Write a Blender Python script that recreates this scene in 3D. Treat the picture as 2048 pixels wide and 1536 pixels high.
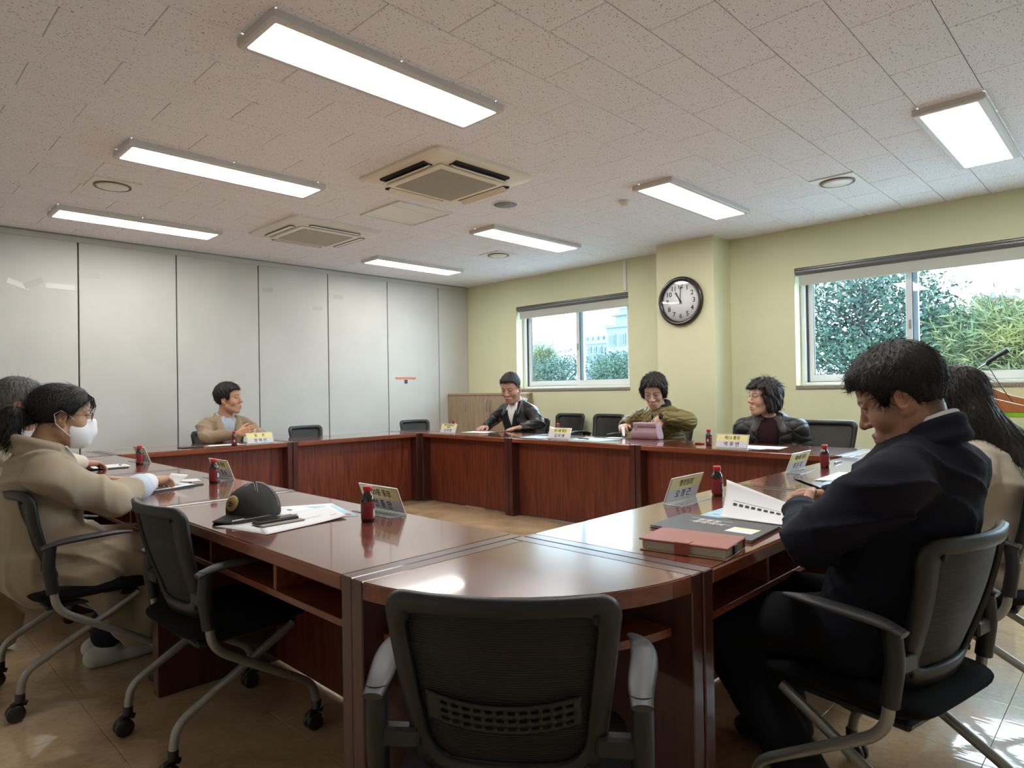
import bpy, math, random
import numpy as np
from mathutils import Vector, Matrix

for o in list(bpy.data.objects):
    bpy.data.objects.remove(o, do_unlink=True)
scene = bpy.context.scene
COL = scene.collection
PI = math.pi

# ---------------------------------------------------------------- camera
cam_data = bpy.data.cameras.new('camera')
cam = bpy.data.objects.new('camera', cam_data)
COL.objects.link(cam)
scene.camera = cam
cam_data.sensor_fit = 'HORIZONTAL'
cam_data.sensor_width = 36.0
cam_data.lens = 1313.4 / 2048 * 36.0
cam_data.clip_start = 0.02
cam_data.clip_end = 400
YAW, PITCH, ROLL = 0.7733408, 0.00932768, -0.01632945
_f = Vector((math.cos(YAW) * math.cos(PITCH), math.sin(YAW) * math.cos(PITCH), math.sin(PITCH)))
_r = Vector((math.sin(YAW), -math.cos(YAW), 0))
_u = _r.cross(_f)
_r2 = _r * math.cos(ROLL) + _u * math.sin(ROLL)
_u2 = _u * math.cos(ROLL) - _r * math.sin(ROLL)
cam.matrix_world = Matrix(((_r2.x, _u2.x, -_f.x, 0), (_r2.y, _u2.y, -_f.y, 0), (_r2.z, _u2.z, -_f.z, 1.2), (0, 0, 0, 1)))

# ---------------------------------------------------------------- sky and exposure
world = bpy.data.worlds.new('overcast_sky')
scene.world = world
world.use_nodes = True
_bg = world.node_tree.nodes['Background']
_bg.inputs['Color'].default_value = (0.80, 0.91, 1.0, 1)
_bg.inputs['Strength'].default_value = 8.0
scene.view_settings.view_transform = 'Standard'
scene.view_settings.look = 'None'
scene.view_settings.gamma = 1.0
scene.view_settings.use_curve_mapping = False
scene.view_settings.exposure = 1.25
scene.cycles.max_bounces = 8
scene.cycles.use_light_tree = False
scene.cycles.adaptive_threshold = 0.025
LAMP = 10.5          # emission of the ceiling light panels

# ---------------------------------------------------------------- room measures (metres)
CEIL = 2.694
XW, YW = 6.37, 7.10          # green window wall, grey partition wall
XN, YN = -1.6, -2.2          # walls behind the camera
TOP = 0.745                  # table height
# ================================================================ helpers
def tag(o, label=None, cat=None, group=None, kind=None):
    if label: o['label'] = label
    if cat: o['category'] = cat
    if group: o['group'] = group
    if kind: o['kind'] = kind
    return o

def thing(name, label, cat, loc=(0, 0, 0), rz=0.0, group=None):
    o = bpy.data.objects.new(name, None)
    COL.objects.link(o)
    o.empty_display_size = 0.1
    o.location = loc
    o.rotation_euler = (0, 0, rz)
    return tag(o, label, cat, group)

def link_mesh(name, me, mat, parent=None):
    o = bpy.data.objects.new(name, me)
    if mat is not None and not me.materials:
        for m in (mat if isinstance(mat, (list, tuple)) else [mat]):
            me.materials.append(m)
    COL.objects.link(o)
    if parent: o.parent = parent
    return o

def copy_tree(o, parent=None):
    c = o.copy()
    COL.objects.link(c)
    c.parent = parent
    for ch in list(o.children):
        copy_tree(ch, c)
    return c

def rotm(rx=0, ry=0, rz=0):
    return Matrix.Rotation(rz, 3, 'Z') @ Matrix.Rotation(ry, 3, 'Y') @ Matrix.Rotation(rx, 3, 'X')

class MB:
    def __init__(s):
        s.v = []; s.f = []; s.m = []; s.sm = []; s.cur = 0
    def mat(s, i): s.cur = i; return s
    def add(s, vs, fs, smooth=False):
        n = len(s.v)
        s.v.extend([tuple(v) for v in vs])
        for f in fs:
            s.f.append(tuple(i + n for i in f)); s.m.append(s.cur); s.sm.append(smooth)
        return s
    def box(s, lo, hi, R=None, c=None):
        x0, y0, z0 = lo; x1, y1, z1 = hi
        vs = [Vector(p) for p in ((x0,y0,z0),(x1,y0,z0),(x1,y1,z0),(x0,y1,z0),(x0,y0,z1),(x1,y0,z1),(x1,y1,z1),(x0,y1,z1))]
        if R is not None:
            cc = Vector(c) if c is not None else Vector((0,0,0))
            vs = [R @ (v - cc) + cc for v in vs]
        return s.add(vs, [(0,3,2,1),(4,5,6,7),(0,1,5,4),(1,2,6,5),(2,3,7,6),(3,0,4,7)])
    def cbox(s, c, size, R=None):
        c = Vector(c); h = Vector(size) / 2
        return s.box(c - h, c + h, R, c)
    def bbox(s, lo, hi, b=0.004):
        """box with chamfered edges"""
        x0, y0, z0 = lo; x1, y1, z1 = hi
        pts = []; idx = {}
        fs = []
        def P(p):
            k = tuple(round(q, 6) for q in p)
            if k not in idx: idx[k] = len(pts); pts.append(p)
            return idx[k]
        L = ((x0, x1), (y0, y1), (z0, z1))
        def corner(sx, sy, sz, ax):
            p = []
            for i, sg in enumerate((sx, sy, sz)):
                p.append(L[i][sg] + (0 if i == ax else (b if sg == 0 else -b)))
            return tuple(p)
        for ax in range(3):
            a, bx = (ax + 1) % 3, (ax + 2) % 3
            for sg in (0, 1):
                q = []
                for (u, w) in ((0,0),(1,0),(1,1),(0,1)):
                    t = [0,0,0]; t[ax] = sg; t[a] = u; t[bx] = w
                    q.append(P(corner(*t, ax)))
                fs.append(q if sg else q[::-1])
        for ax in range(3):
            a, bx = (ax + 1) % 3, (ax + 2) % 3
            for u in (0, 1):
                for w in (0, 1):
                    t0 = [0,0,0]; t1 = [0,0,0]
                    t0[ax] = 0; t1[ax] = 1
                    t0[a] = t1[a] = u; t0[bx] = t1[bx] = w
                    q = [P(corner(*t0, a)), P(corner(*t1, a)), P(corner(*t1, bx)), P(corner(*t0, bx))]
                    fs.append(q if (u == w) else q[::-1])
        for sx in (0,1):
            for sy in (0,1):
                for sz in (0,1):
                    q = [P(corner(sx,sy,sz,0)), P(corner(sx,sy,sz,1)), P(corner(sx,sy,sz,2))]
                    fs.append(q if (sx+sy+sz) % 2 == 1 else q[::-1])
        return s.add(pts, fs)
    def prism(s, poly, z0, z1, smooth=False):
        n = len(poly)
        vs = [(x, y, z0) for x, y in poly] + [(x, y, z1) for x, y in poly]
        s.add(vs, [tuple(range(n - 1, -1, -1)), tuple(range(n, 2 * n))] )
        s.add(vs, [(i, (i + 1) % n, n + (i + 1) % n, n + i) for i in range(n)], smooth)
        return s
    def lathe(s, prof, c=(0,0,0), n=24, R=None, smooth=True, cap=True):
        c = Vector(c); vs = []; fs = []
        for r, z in prof:
            for i in range(n):
                a = 2 * PI * i / n
                v = Vector((r * math.cos(a), r * math.sin(a), z))
                vs.append((R @ v if R is not None else v) + c)
        m = len(prof)
        for j in range(m - 1):
            for i in range(n):
                k = (i + 1) % n
                fs.append((j*n+i, j*n+k, (j+1)*n+k, (j+1)*n+i))
        s.add(vs, fs, smooth)
        if cap:
            s.add(vs[:n], [tuple(range(n - 1, -1, -1))])
            s.add(vs[-n:], [tuple(range(n))])
        return s
    def tube(s, pts, r, n=10, closed=False, smooth=True, flat=None):
        pts = [Vector(p) for p in pts]; m = len(pts)
        rs = r if isinstance(r, (list, tuple)) else [r] * m
        T = []
        for i in range(m):
            if closed: t = pts[(i+1) % m] - pts[i-1]
            else: t = pts[min(i+1, m-1)] - pts[max(i-1, 0)]
            T.append(t.normalized())
        u = Vector((0,0,1))
        if abs(T[0].dot(u)) > .9: u = Vector((1,0,0))
        u = (u - T[0] * u.dot(T[0])).normalized()
        vs = []; fs = []
        for i in range(m):
            u = (u - T[i] * u.dot(T[i])).normalized()
            w = T[i].cross(u)
            for k in range(n):
                a = 2 * PI * k / n
                vs.append(pts[i] + (u * math.cos(a) * (flat or 1) + w * math.sin(a)) * rs[i])
        for i in range(m if closed else m - 1):
            j = (i + 1) % m
            for k in range(n):
                q = (k + 1) % n
                fs.append((i*n+k, i*n+q, j*n+q, j*n+k))
        s.add(vs, fs, smooth)
        if not closed:
            s.add(vs[:n], [tuple(range(n - 1, -1, -1))])
            s.add(vs[-n:], [tuple(range(n))])
        return s
    def grid(s, fn, nu, nv, smooth=True, skip=None):
        vs = [fn(i / nu, j / nv) for j in range(nv + 1) for i in range(nu + 1)]
        fs = [(j*(nu+1)+i, j*(nu+1)+i+1, (j+1)*(nu+1)+i+1, (j+1)*(nu+1)+i)
              for j in range(nv) for i in range(nu) if not (skip and skip(i, j))]
        return s.add(vs, fs, smooth)
    def ball(s, c, r, nu=12, nv=8, R=None):
        r = (r, r, r) if not isinstance(r, (list, tuple)) else r
        c = Vector(c)
        def fn(u, v):
            a = 2*PI*u; b = PI*v
            p = Vector((-r[0]*math.sin(b)*math.cos(a), r[1]*math.sin(b)*math.sin(a), r[2]*math.cos(b)))
            return (R @ p if R is not None else p) + c
        return s.grid(fn, nu, nv)
    def mesh(s, name):
        me = bpy.data.meshes.new(name)
        me.from_pydata(s.v, [], s.f)
        me.polygons.foreach_set('material_index', s.m)
        me.polygons.foreach_set('use_smooth', s.sm)
        me.update()
        return me
    def build(s, name, mat, parent=None, loc=None, rot=None, solid=None):
        o = link_mesh(name, s.mesh(name), mat, parent)
        if loc is not None: o.location = loc
        if rot is not None: o.rotation_euler = rot
        if solid:
            md = o.modifiers.new('thickness', 'SOLIDIFY'); md.thickness = solid; md.offset = 0
        return o

def rrect(x0, y0, x1, y1, r, n=6):
    p = []
    for cx, cy, a0 in ((x1-r, y1-r, 0), (x0+r, y1-r, 90), (x0+r, y0+r, 180), (x1-r, y0+r, 270)):
        for i in range(n + 1):
            a = math.radians(a0 + 90 * i / n)
            p.append((cx + r*math.cos(a), cy + r*math.sin(a)))
    return p

def bez(pts, n=6):
    """round the corners of a polyline: pts = (point, radius)"""
    out = []
    for i, (p, r) in enumerate(pts):
        p = Vector(p)
        if i == 0 or i == len(pts) - 1 or r == 0:
            out.append(p); continue
        a = Vector(pts[i-1][0]); b = Vector(pts[i+1][0])
        pa = p + (a - p).normalized() * min(r, (a-p).length * .49)
        pb = p + (b - p).normalized() * min(r, (b-p).length * .49)
        for k in range(n + 1):
            t = k / n
            out.append(pa*(1-t)**2 + p*2*t*(1-t) + pb*t*t)
    return out

# ---------------------------------------------------------------- materials
def new_mat(name):
    m = bpy.data.materials.new(name); m.use_nodes = True
    nt = m.node_tree
    return m, nt, nt.nodes['Principled BSDF']

def mat(name, col, rough=.6, metal=0, spec=.5, coat=0, trans=0, alpha=1, emit=None, bump=None, vary=None, sheen=0, ior=None, coatr=.05):
    """principled material; bump=(scale, strength) noise relief; vary=(scale, amount) colour mottling"""
    m, nt, b = new_mat(name)
    c = (*col, 1)
    b.inputs['Base Color'].default_value = c
    b.inputs['Roughness'].default_value = rough
    b.inputs['Metallic'].default_value = metal
    b.inputs['Specular IOR Level'].default_value = spec
    b.inputs['Coat Weight'].default_value = coat
    b.inputs['Coat Roughness'].default_value = coatr
    b.inputs['Transmission Weight'].default_value = trans
    b.inputs['Alpha'].default_value = alpha
    b.inputs['Sheen Weight'].default_value = sheen
    if ior: b.inputs['IOR'].default_value = ior
    if emit:
        b.inputs['Emission Color'].default_value = (*emit[0], 1)
        b.inputs['Emission Strength'].default_value = emit[1]
    tc = nt.nodes.new('ShaderNodeTexCoord')
    if vary:
        n = nt.nodes.new('ShaderNodeTexNoise'); n.inputs['Scale'].default_value = vary[0]; n.inputs['Detail'].default_value = 4
        nt.links.new(tc.outputs['Object'], n.inputs['Vector'])
        r = nt.nodes.new('ShaderNodeValToRGB')
        k = vary[1]
        r.color_ramp.elements[0].position = .3; r.color_ramp.elements[1].position = .7
        r.color_ramp.elements[0].color = (*[x * (1 - k) for x in col], 1)
        r.color_ramp.elements[1].color = (*[min(1, x * (1 + k)) for x in col], 1)
        nt.links.new(n.outputs['Fac'], r.inputs['Fac'])
        nt.links.new(r.outputs['Color'], b.inputs['Base Color'])
    if bump:
        n = nt.nodes.new('ShaderNodeTexNoise'); n.inputs['Scale'].default_value = bump[0]; n.inputs['Detail'].default_value = 3
        nt.links.new(tc.outputs['Object'], n.inputs['Vector'])
        bp = nt.nodes.new('ShaderNodeBump'); bp.inputs['Strength'].default_value = bump[1]; bp.inputs['Distance'].default_value = .005
        nt.links.new(n.outputs['Fac'], bp.inputs['Height'])
        nt.links.new(bp.outputs['Normal'], b.inputs['Normal'])
    return m

def nodes_chain(nt):
    return lambda kind, **kw: _mk(nt, kind, kw)
def _mk(nt, kind, kw):
    n = nt.nodes.new(kind)
    for k, v in kw.items():
        if k in n.inputs: n.inputs[k].default_value = v
        else: setattr(n, k, v)
    return n

def thin_fresnel(nt):
    """reflectance of a thin pane, the same from both sides"""
    N = nodes_chain(nt)
    lw = N('ShaderNodeLayerWeight'); lw.inputs['Blend'].default_value = .5
    pw = N('ShaderNodeMath', operation='POWER'); pw.inputs[1].default_value = 5.0
    ma = N('ShaderNodeMath', operation='MULTIPLY_ADD'); ma.inputs[1].default_value = .92; ma.inputs[2].default_value = .04
    nt.links.new(lw.outputs['Facing'], pw.inputs[0]); nt.links.new(pw.outputs[0], ma.inputs[0])
    return ma

def wood(name, dark, light, axis=0, scale=1.0, rough=.2, coat=.0, stretch=14, fig=5.0, bump=0.05):
    m, nt, b = new_mat(name)
    N = nodes_chain(nt); L = nt.links.new
    tc = N('ShaderNodeTexCoord'); mp = N('ShaderNodeMapping')
    sc = [fig*scale*stretch/4] * 3; sc[axis] = fig*scale/4
    mp.inputs['Scale'].default_value = sc
    L(tc.outputs['Object'], mp.inputs['Vector'])
    n1 = N('ShaderNodeTexNoise'); n1.inputs['Scale'].default_value = 1.6; n1.inputs['Detail'].default_value = 6; n1.inputs['Distortion'].default_value = .6
    L(mp.outputs['Vector'], n1.inputs['Vector'])
    n2 = N('ShaderNodeTexNoise'); n2.inputs['Scale'].default_value = 9; n2.inputs['Detail'].default_value = 4
    L(mp.outputs['Vector'], n2.inputs['Vector'])
    mx = N('ShaderNodeMath', operation='MULTIPLY_ADD'); mx.inputs[1].default_value = .35
    L(n2.outputs['Fac'], mx.inputs[0]); L(n1.outputs['Fac'], mx.inputs[2])
    r = N('ShaderNodeValToRGB')
    r.color_ramp.elements[0].position = .48; r.color_ramp.elements[1].position = .86
    r.color_ramp.elements[0].color = (*dark, 1); r.color_ramp.elements[1].color = (*light, 1)
    L(mx.outputs[0], r.inputs['Fac']); L(r.outputs['Color'], b.inputs['Base Color'])
    b.inputs['Roughness'].default_value = rough
    b.inputs['Coat Weight'].default_value = coat
    b.inputs['Coat Roughness'].default_value = .06
    if bump:
        bp = N('ShaderNodeBump'); bp.inputs['Strength'].default_value = bump; bp.inputs['Distance'].default_value = .002
        L(n2.outputs['Fac'], bp.inputs['Height']); L(bp.outputs['Normal'], b.inputs['Normal'])
    return m

M = {}
def fabric(name, col, rough=.9, bump=(500, .25), vary=(6, .12), sheen=.2):
    M[name] = mat(name, col, rough, spec=.25, bump=bump, vary=vary, sheen=sheen)
    return M[name]

def text_mesh(name, body, size, mat_, parent, loc, rot, align='CENTER', extrude=.0004, bold=0.0, squeeze=1.0):
    cu = bpy.data.curves.new(name, 'FONT')
    cu.body = body; cu.size = size; cu.align_x = align; cu.align_y = 'CENTER'
    cu.extrude = extrude; cu.offset = bold; cu.resolution_u = 3
    tmp = bpy.data.objects.new(name, cu); COL.objects.link(tmp)
    bpy.context.view_layer.update()
    dg = bpy.context.evaluated_depsgraph_get()
    me = bpy.data.meshes.new_from_object(tmp.evaluated_get(dg))
    bpy.data.objects.remove(tmp, do_unlink=True)
    me.name = name
    me.materials.clear()
    o = link_mesh(name, me, mat_, parent)
    o.location = loc; o.rotation_euler = rot; o.scale = (squeeze, 1, 1)
    return o
# ================================================================ surface materials
def mat_ceiling():
    m, nt, b = new_mat('fissured_ceiling_board')
    N = nodes_chain(nt); L = nt.links.new
    g = N('ShaderNodeNewGeometry')
    mp = N('ShaderNodeMapping'); mp.inputs['Scale'].default_value = (1.0, 1.9, 1)
    mp.inputs['Rotation'].default_value = (0, 0, .5)
    L(g.outputs['Position'], mp.inputs['Vector'])
    nz = N('ShaderNodeTexNoise'); nz.inputs['Scale'].default_value = 30; nz.inputs['Detail'].default_value = 2
    L(g.outputs['Position'], nz.inputs['Vector'])
    vm = N('ShaderNodeMix', data_type='VECTOR'); vm.inputs[0].default_value = .018
    L(mp.outputs['Vector'], vm.inputs[4]); L(nz.outputs['Color'], vm.inputs[5])
    v = N('ShaderNodeTexVoronoi'); v.inputs['Scale'].default_value = 58; v.inputs['Randomness'].default_value = 1
    L(vm.outputs[1], v.inputs['Vector'])
    r = N('ShaderNodeValToRGB')
    r.color_ramp.elements[0].position = .17; r.color_ramp.elements[0].color = (0, 0, 0, 1)
    r.color_ramp.elements[1].position = .27; r.color_ramp.elements[1].color = (1, 1, 1, 1)
    L(v.outputs['Distance'], r.inputs['Fac'])
    # only some of the pits show
    sel = N('ShaderNodeMath', operation='GREATER_THAN'); sel.inputs[1].default_value = .45
    sp = N('ShaderNodeSeparateColor'); L(v.outputs['Color'], sp.inputs['Color']); L(sp.outputs[0], sel.inputs[0])
    mxv = N('ShaderNodeMath', operation='MAXIMUM'); L(r.outputs['Color'], mxv.inputs[0]); L(sel.outputs[0], mxv.inputs[1])
    n2 = N('ShaderNodeTexNoise'); n2.inputs['Scale'].default_value = 140; n2.inputs['Detail'].default_value = 3
    L(g.outputs['Position'], n2.inputs['Vector'])
    c2 = N('ShaderNodeValToRGB')
    c2.color_ramp.elements[0].position = .35; c2.color_ramp.elements[0].color = (.74, .725, .76, 1)
    c2.color_ramp.elements[1].position = .65; c2.color_ramp.elements[1].color = (.88, .862, .90, 1)
    L(n2.outputs['Fac'], c2.inputs['Fac'])
    mix = N('ShaderNodeMix', data_type='RGBA'); mix.inputs[6].default_value = (.22, .20, .185, 1)
    L(mxv.outputs[0], mix.inputs[0]); L(c2.outputs['Color'], mix.inputs[7])
    L(mix.outputs[2], b.inputs['Base Color'])
    b.inputs['Roughness'].default_value = .9
    b.inputs['Specular IOR Level'].default_value = .2
    bp = N('ShaderNodeBump'); bp.inputs['Strength'].default_value = .35; bp.inputs['Distance'].default_value = .002
    L(mxv.outputs[0], bp.inputs['Height']); L(bp.outputs['Normal'], b.inputs['Normal'])
    return m

def mat_floor():
    m, nt, b = new_mat('marbled_vinyl')
    N = nodes_chain(nt); L = nt.links.new
    g = N('ShaderNodeNewGeometry')
    n1 = N('ShaderNodeTexNoise'); n1.inputs['Scale'].default_value = 3.2; n1.inputs['Detail'].default_value = 7; n1.inputs['Distortion'].default_value = 1.2
    L(g.outputs['Position'], n1.inputs['Vector'])
    n2 = N('ShaderNodeTexNoise'); n2.inputs['Scale'].default_value = 42; n2.inputs['Detail'].default_value = 5
    L(g.outputs['Position'], n2.inputs['Vector'])
    ad = N('ShaderNodeMath', operation='MULTIPLY_ADD'); ad.inputs[1].default_value = .55
    L(n2.outputs['Fac'], ad.inputs[0]); L(n1.outputs['Fac'], ad.inputs[2])
    r = N('ShaderNodeValToRGB')
    r.color_ramp.elements[0].position = .55; r.color_ramp.elements[0].color = (.42, .285, .155, 1)
    r.color_ramp.elements[1].position = 1.0; r.color_ramp.elements[1].color = (.68, .50, .31, 1)
    L(ad.outputs[0], r.inputs['Fac']); L(r.outputs['Color'], b.inputs['Base Color'])
    b.inputs['Roughness'].default_value = .3
    b.inputs['Coat Weight'].default_value = 1.0
    b.inputs['Coat Roughness'].default_value = .035
    bp = N('ShaderNodeBump'); bp.inputs['Strength'].default_value = .06; bp.inputs['Distance'].default_value = .004
    n3 = N('ShaderNodeTexNoise'); n3.inputs['Scale'].default_value = 9; n3.inputs['Detail'].default_value = 2
    mp = N('ShaderNodeMapping'); mp.inputs['Scale'].default_value = (5, .8, 1)
    L(g.outputs['Position'], mp.inputs['Vector']); L(mp.outputs['Vector'], n3.inputs['Vector'])
    L(n3.outputs['Fac'], bp.inputs['Height'])
    L(bp.outputs['Normal'], b.inputs['Normal']); L(bp.outputs['Normal'], b.inputs['Coat Normal'])
    return m

M['ceiling'] = mat_ceiling()
M['floor'] = mat_floor()
M['green'] = mat('yellow_green_paint', (.68, .67, .445), .75, spec=.3, bump=(220, .25), vary=(1.5, .03))
M['partition'] = mat('grey_partition_vinyl', (.545, .54, .505), .55, spec=.35, bump=(160, .3), vary=(3, .035))
M['plain_wall'] = mat('warm_white_paint', (.75, .73, .68), .8, spec=.3, bump=(200, .2))
M['seam'] = mat('dark_rubber_seam', (.022, .012, .014), .5)
M['white_frame'] = mat('window_pvc', (.72, .73, .74), .35, bump=(90, .05))
M['gasket'] = mat('window_gasket', (.05, .055, .06), .5)
M['stone'] = mat('granite_sill', (.27, .23, .20), .35, vary=(180, .5))
M['alu'] = mat('brushed_track', (.30, .31, .32), .35, metal=.6)
M['blind'] = mat('roller_blind_fabric', (.52, .53, .46), .85, bump=(400, .2))
M['cassette'] = mat('blind_cassette', (.16, .165, .17), .3, metal=.4)
M['white_plastic'] = mat('white_plastic', (.74, .72, .68), .4)
M['cream_plastic'] = mat('aged_cream_plastic', (.78, .72, .60), .42, vary=(2, .04))
M['cream_grille'] = mat('aged_cream_grille', (.40, .36, .29), .6)
M['dark'] = mat('dark_void', (.012, .012, .012), .8)
M['lamp_frame'] = mat('lamp_aluminium_frame', (.62, .60, .58), .5)
M['lamp'] = mat('lamp_diffuser', (.8, .8, .8), .4, emit=((1.0, .985, .95), LAMP))
M['grey_plastic'] = mat('grey_plastic', (.30, .30, .30), .45)

def mat_glass():
    m, nt, b = new_mat('window_glass')
    N = nodes_chain(nt); L = nt.links.new
    nt.nodes.remove(b)
    out = nt.nodes['Material Output']
    t = N('ShaderNodeBsdfTransparent'); t.inputs['Color'].default_value = (.77, .87, .91, 1)
    gl = N('ShaderNodeBsdfGlossy'); gl.inputs['Roughness'].default_value = .0
    fr = thin_fresnel(nt)
    mx = N('ShaderNodeMixShader')
    L(fr.outputs[0], mx.inputs[0]); L(t.outputs[0], mx.inputs[1]); L(gl.outputs[0], mx.inputs[2])
    L(mx.outputs[0], out.inputs['Surface'])
    return m
M['glass'] = mat_glass()

# ================================================================ floor and ceiling
floor = MB().box((XN, YN, -.06), (XW + .25, YW + .1, -.004)).build('floor', mat('floor_joint', (.10, .07, .04), .6))
tag(floor, kind='structure')
_cache = {}
def tile_mesh(key, w, d, z0, z1, m, b=.0008):
    k = (key, round(w, 3), round(d, 3))
    if k not in _cache:
        me = MB().bbox((0, 0, z0), (w, d, z1), b).mesh(key)
        me.materials.append(m); _cache[k] = me
    return _cache[k]
FT = .475
rest = MB()
ix0 = math.floor((XN - 3.98) / FT); ix1 = math.ceil((XW - 3.98) / FT)
iy0 = math.floor((YN - .405) / FT); iy1 = math.ceil((YW - .405) / FT)
for i in range(ix0, ix1):
    for j in range(iy0, iy1):
        x0, x1 = max(XN, 3.98 + i*FT), min(XW, 3.98 + (i+1)*FT)
        y0, y1 = max(YN, .405 + j*FT), min(YW, .405 + (j+1)*FT)
        if x1 - x0 < .02 or y1 - y0 < .02: continue
        w, d = x1 - x0 - .0016, y1 - y0 - .0016
        if x1 > .1 and y1 > .1 and x0 + y0 > .6:
            o = bpy.data.objects.new('floor_tile', tile_mesh('floor_tile', w, d, -.004, 0, M['floor'], .0006))
            COL.objects.link(o); o.location = (x0 + .0008, y0 + .0008, 0); o.parent = floor
        else:
            rest.bbox((x0 + .0008, y0 + .0008, -.004), (x1 - .0008, y1 - .0008, 0), .0006)
tag(rest.build('floor_tiles_rest', M['floor'], floor), kind='stuff')

ceiling = MB().box((XN, YN, CEIL + .012), (XW + .25, YW + .1, CEIL + .12)).build('ceiling', mat('ceiling_joint', (.10, .085, .075), .9))
tag(ceiling, kind='structure')
GY, GX = .297, .594
rest = MB()
for j in range(math.floor(YN / GY), math.ceil(YW / GY)):
    off = 0 if j % 2 == 0 else GX / 2
    for i in range(math.floor((XN - off) / GX), math.ceil((XW - off) / GX)):
        x0, x1 = max(XN, off + i*GX), min(XW, off + (i+1)*GX)
        y0, y1 = max(YN, j*GY), min(YW, (j+1)*GY)
        if x1 - x0 < .01 or y1 - y0 < .01: continue
        if x1 > .2 and y1 > .1 and x0 + y0 > 2.6 and y1 > .2:
            o = bpy.data.objects.new('ceiling_tile', tile_mesh('ceiling_tile', x1-x0-.002, y1-y0-.0036, 0, .0125, M['ceiling'], .0028))
            COL.objects.link(o); o.location = (x0 + .001, y0 + .0018, CEIL); o.parent = ceiling
        else:
            rest.bbox((x0 + .0008, y0 + .0008, CEIL), (x1 - .0008, y1 - .0008, CEIL + .0125), .0022)
tag(rest.build('ceiling_tiles_rest', M['ceiling'], ceiling), kind='stuff')

# ================================================================ walls
# grey folding partition on the left
wl = MB().box((XN, YW + .03, -.004), (XW, YW + .12, CEIL + .012)).build('wall_left', M['seam'])
tag(wl, 'grey vinyl folding partition wall with dark vertical seams', kind='structure')
edges = [-1.6, -1.03, -.17, .69, 1.55, 2.405, 3.262, 4.12, 4.98, 5.83, XW]
for a, b in zip(edges[:-1], edges[1:]):
    MB().bbox((a + .006, YW, .012), (b - .006, YW + .03, 2.634), .003).build('partition_panel', M['partition'], wl)
MB().bbox((XN, YW - .004, 2.634), (XW, YW + .04, CEIL - .0005), .002).build('top_track', M['partition'], wl)
MB().box((XN, YW - .012, CEIL - .012), (XW, YW + .03, CEIL)).build('track_shadow_strip', M['alu'], wl)

# green wall with two windows and an added third
W1 = (4.32, 6.12, 1.215, 2.315)
W2 = (.47, 2.432, 1.20, 2.315)
W3_ADDED = (-1.85, .10, 1.20, 2.315)  # unseen window, added to let in more daylight
WT = .25
wr = MB()
def wbox(y0, y1, z0, z1): wr.box((XW, y0, z0), (XW + WT, y1, z1))
wbox(YN, W3_ADDED[0], -.004, CEIL + .012); wbox(W3_ADDED[1], W2[0], -.004, CEIL + .012); wbox(W2[1], W1[0], -.004, CEIL + .012); wbox(W1[1], YW + .1, -.004, CEIL + .012)
for (a, b, c, d) in (W1, W2, W3_ADDED):
    wbox(a, b, -.004, c); wbox(a, b, d, CEIL + .012)
wr = wr.build('wall_right', M['green']); tag(wr, 'yellow-green painted window wall', kind='structure')
PX, PY0, PY1 = 6.01, 3.075, 3.72
pil = MB().bbox((PX, PY0, -.004), (XW + .02, PY1, CEIL + .012), .004).build('pillar', M['green'], wr)
MB().bbox((XW - .016, 4.335, 2.33), (XW + .001, 4.378, CEIL), .003).build('cable_raceway', M['white_plastic'], wr)
bs = MB()
bs.box((XW - .012, YN, 0), (XW, PY0, .09)); bs.box((XW - .012, PY1, 0), (XW, YW, .09))
bs.box((PX - .012, PY0 - .012, 0), (PX, PY1 + .012, .09)); bs.box((PX, PY0 - .012, 0), (XW, PY0, .09)); bs.box((PX, PY1, 0), (XW, PY1 + .012, .09))
tag(bs.build('baseboard_right', mat('dark_baseboard', (.03, .03, .032), .5)), kind='structure')
for nm, lo, hi in (('wall_back', (XN - .1, YN - .1, -.004), (XN, YW + .12, CEIL + .012)), ('wall_near', (XN, YN - .1, -.004), (XW + .25, YN, CEIL + .012))):
    tag(MB().box(lo, hi).build(nm, M['plain_wall']), 'plain warm white wall behind the camera', kind='structure')

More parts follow.
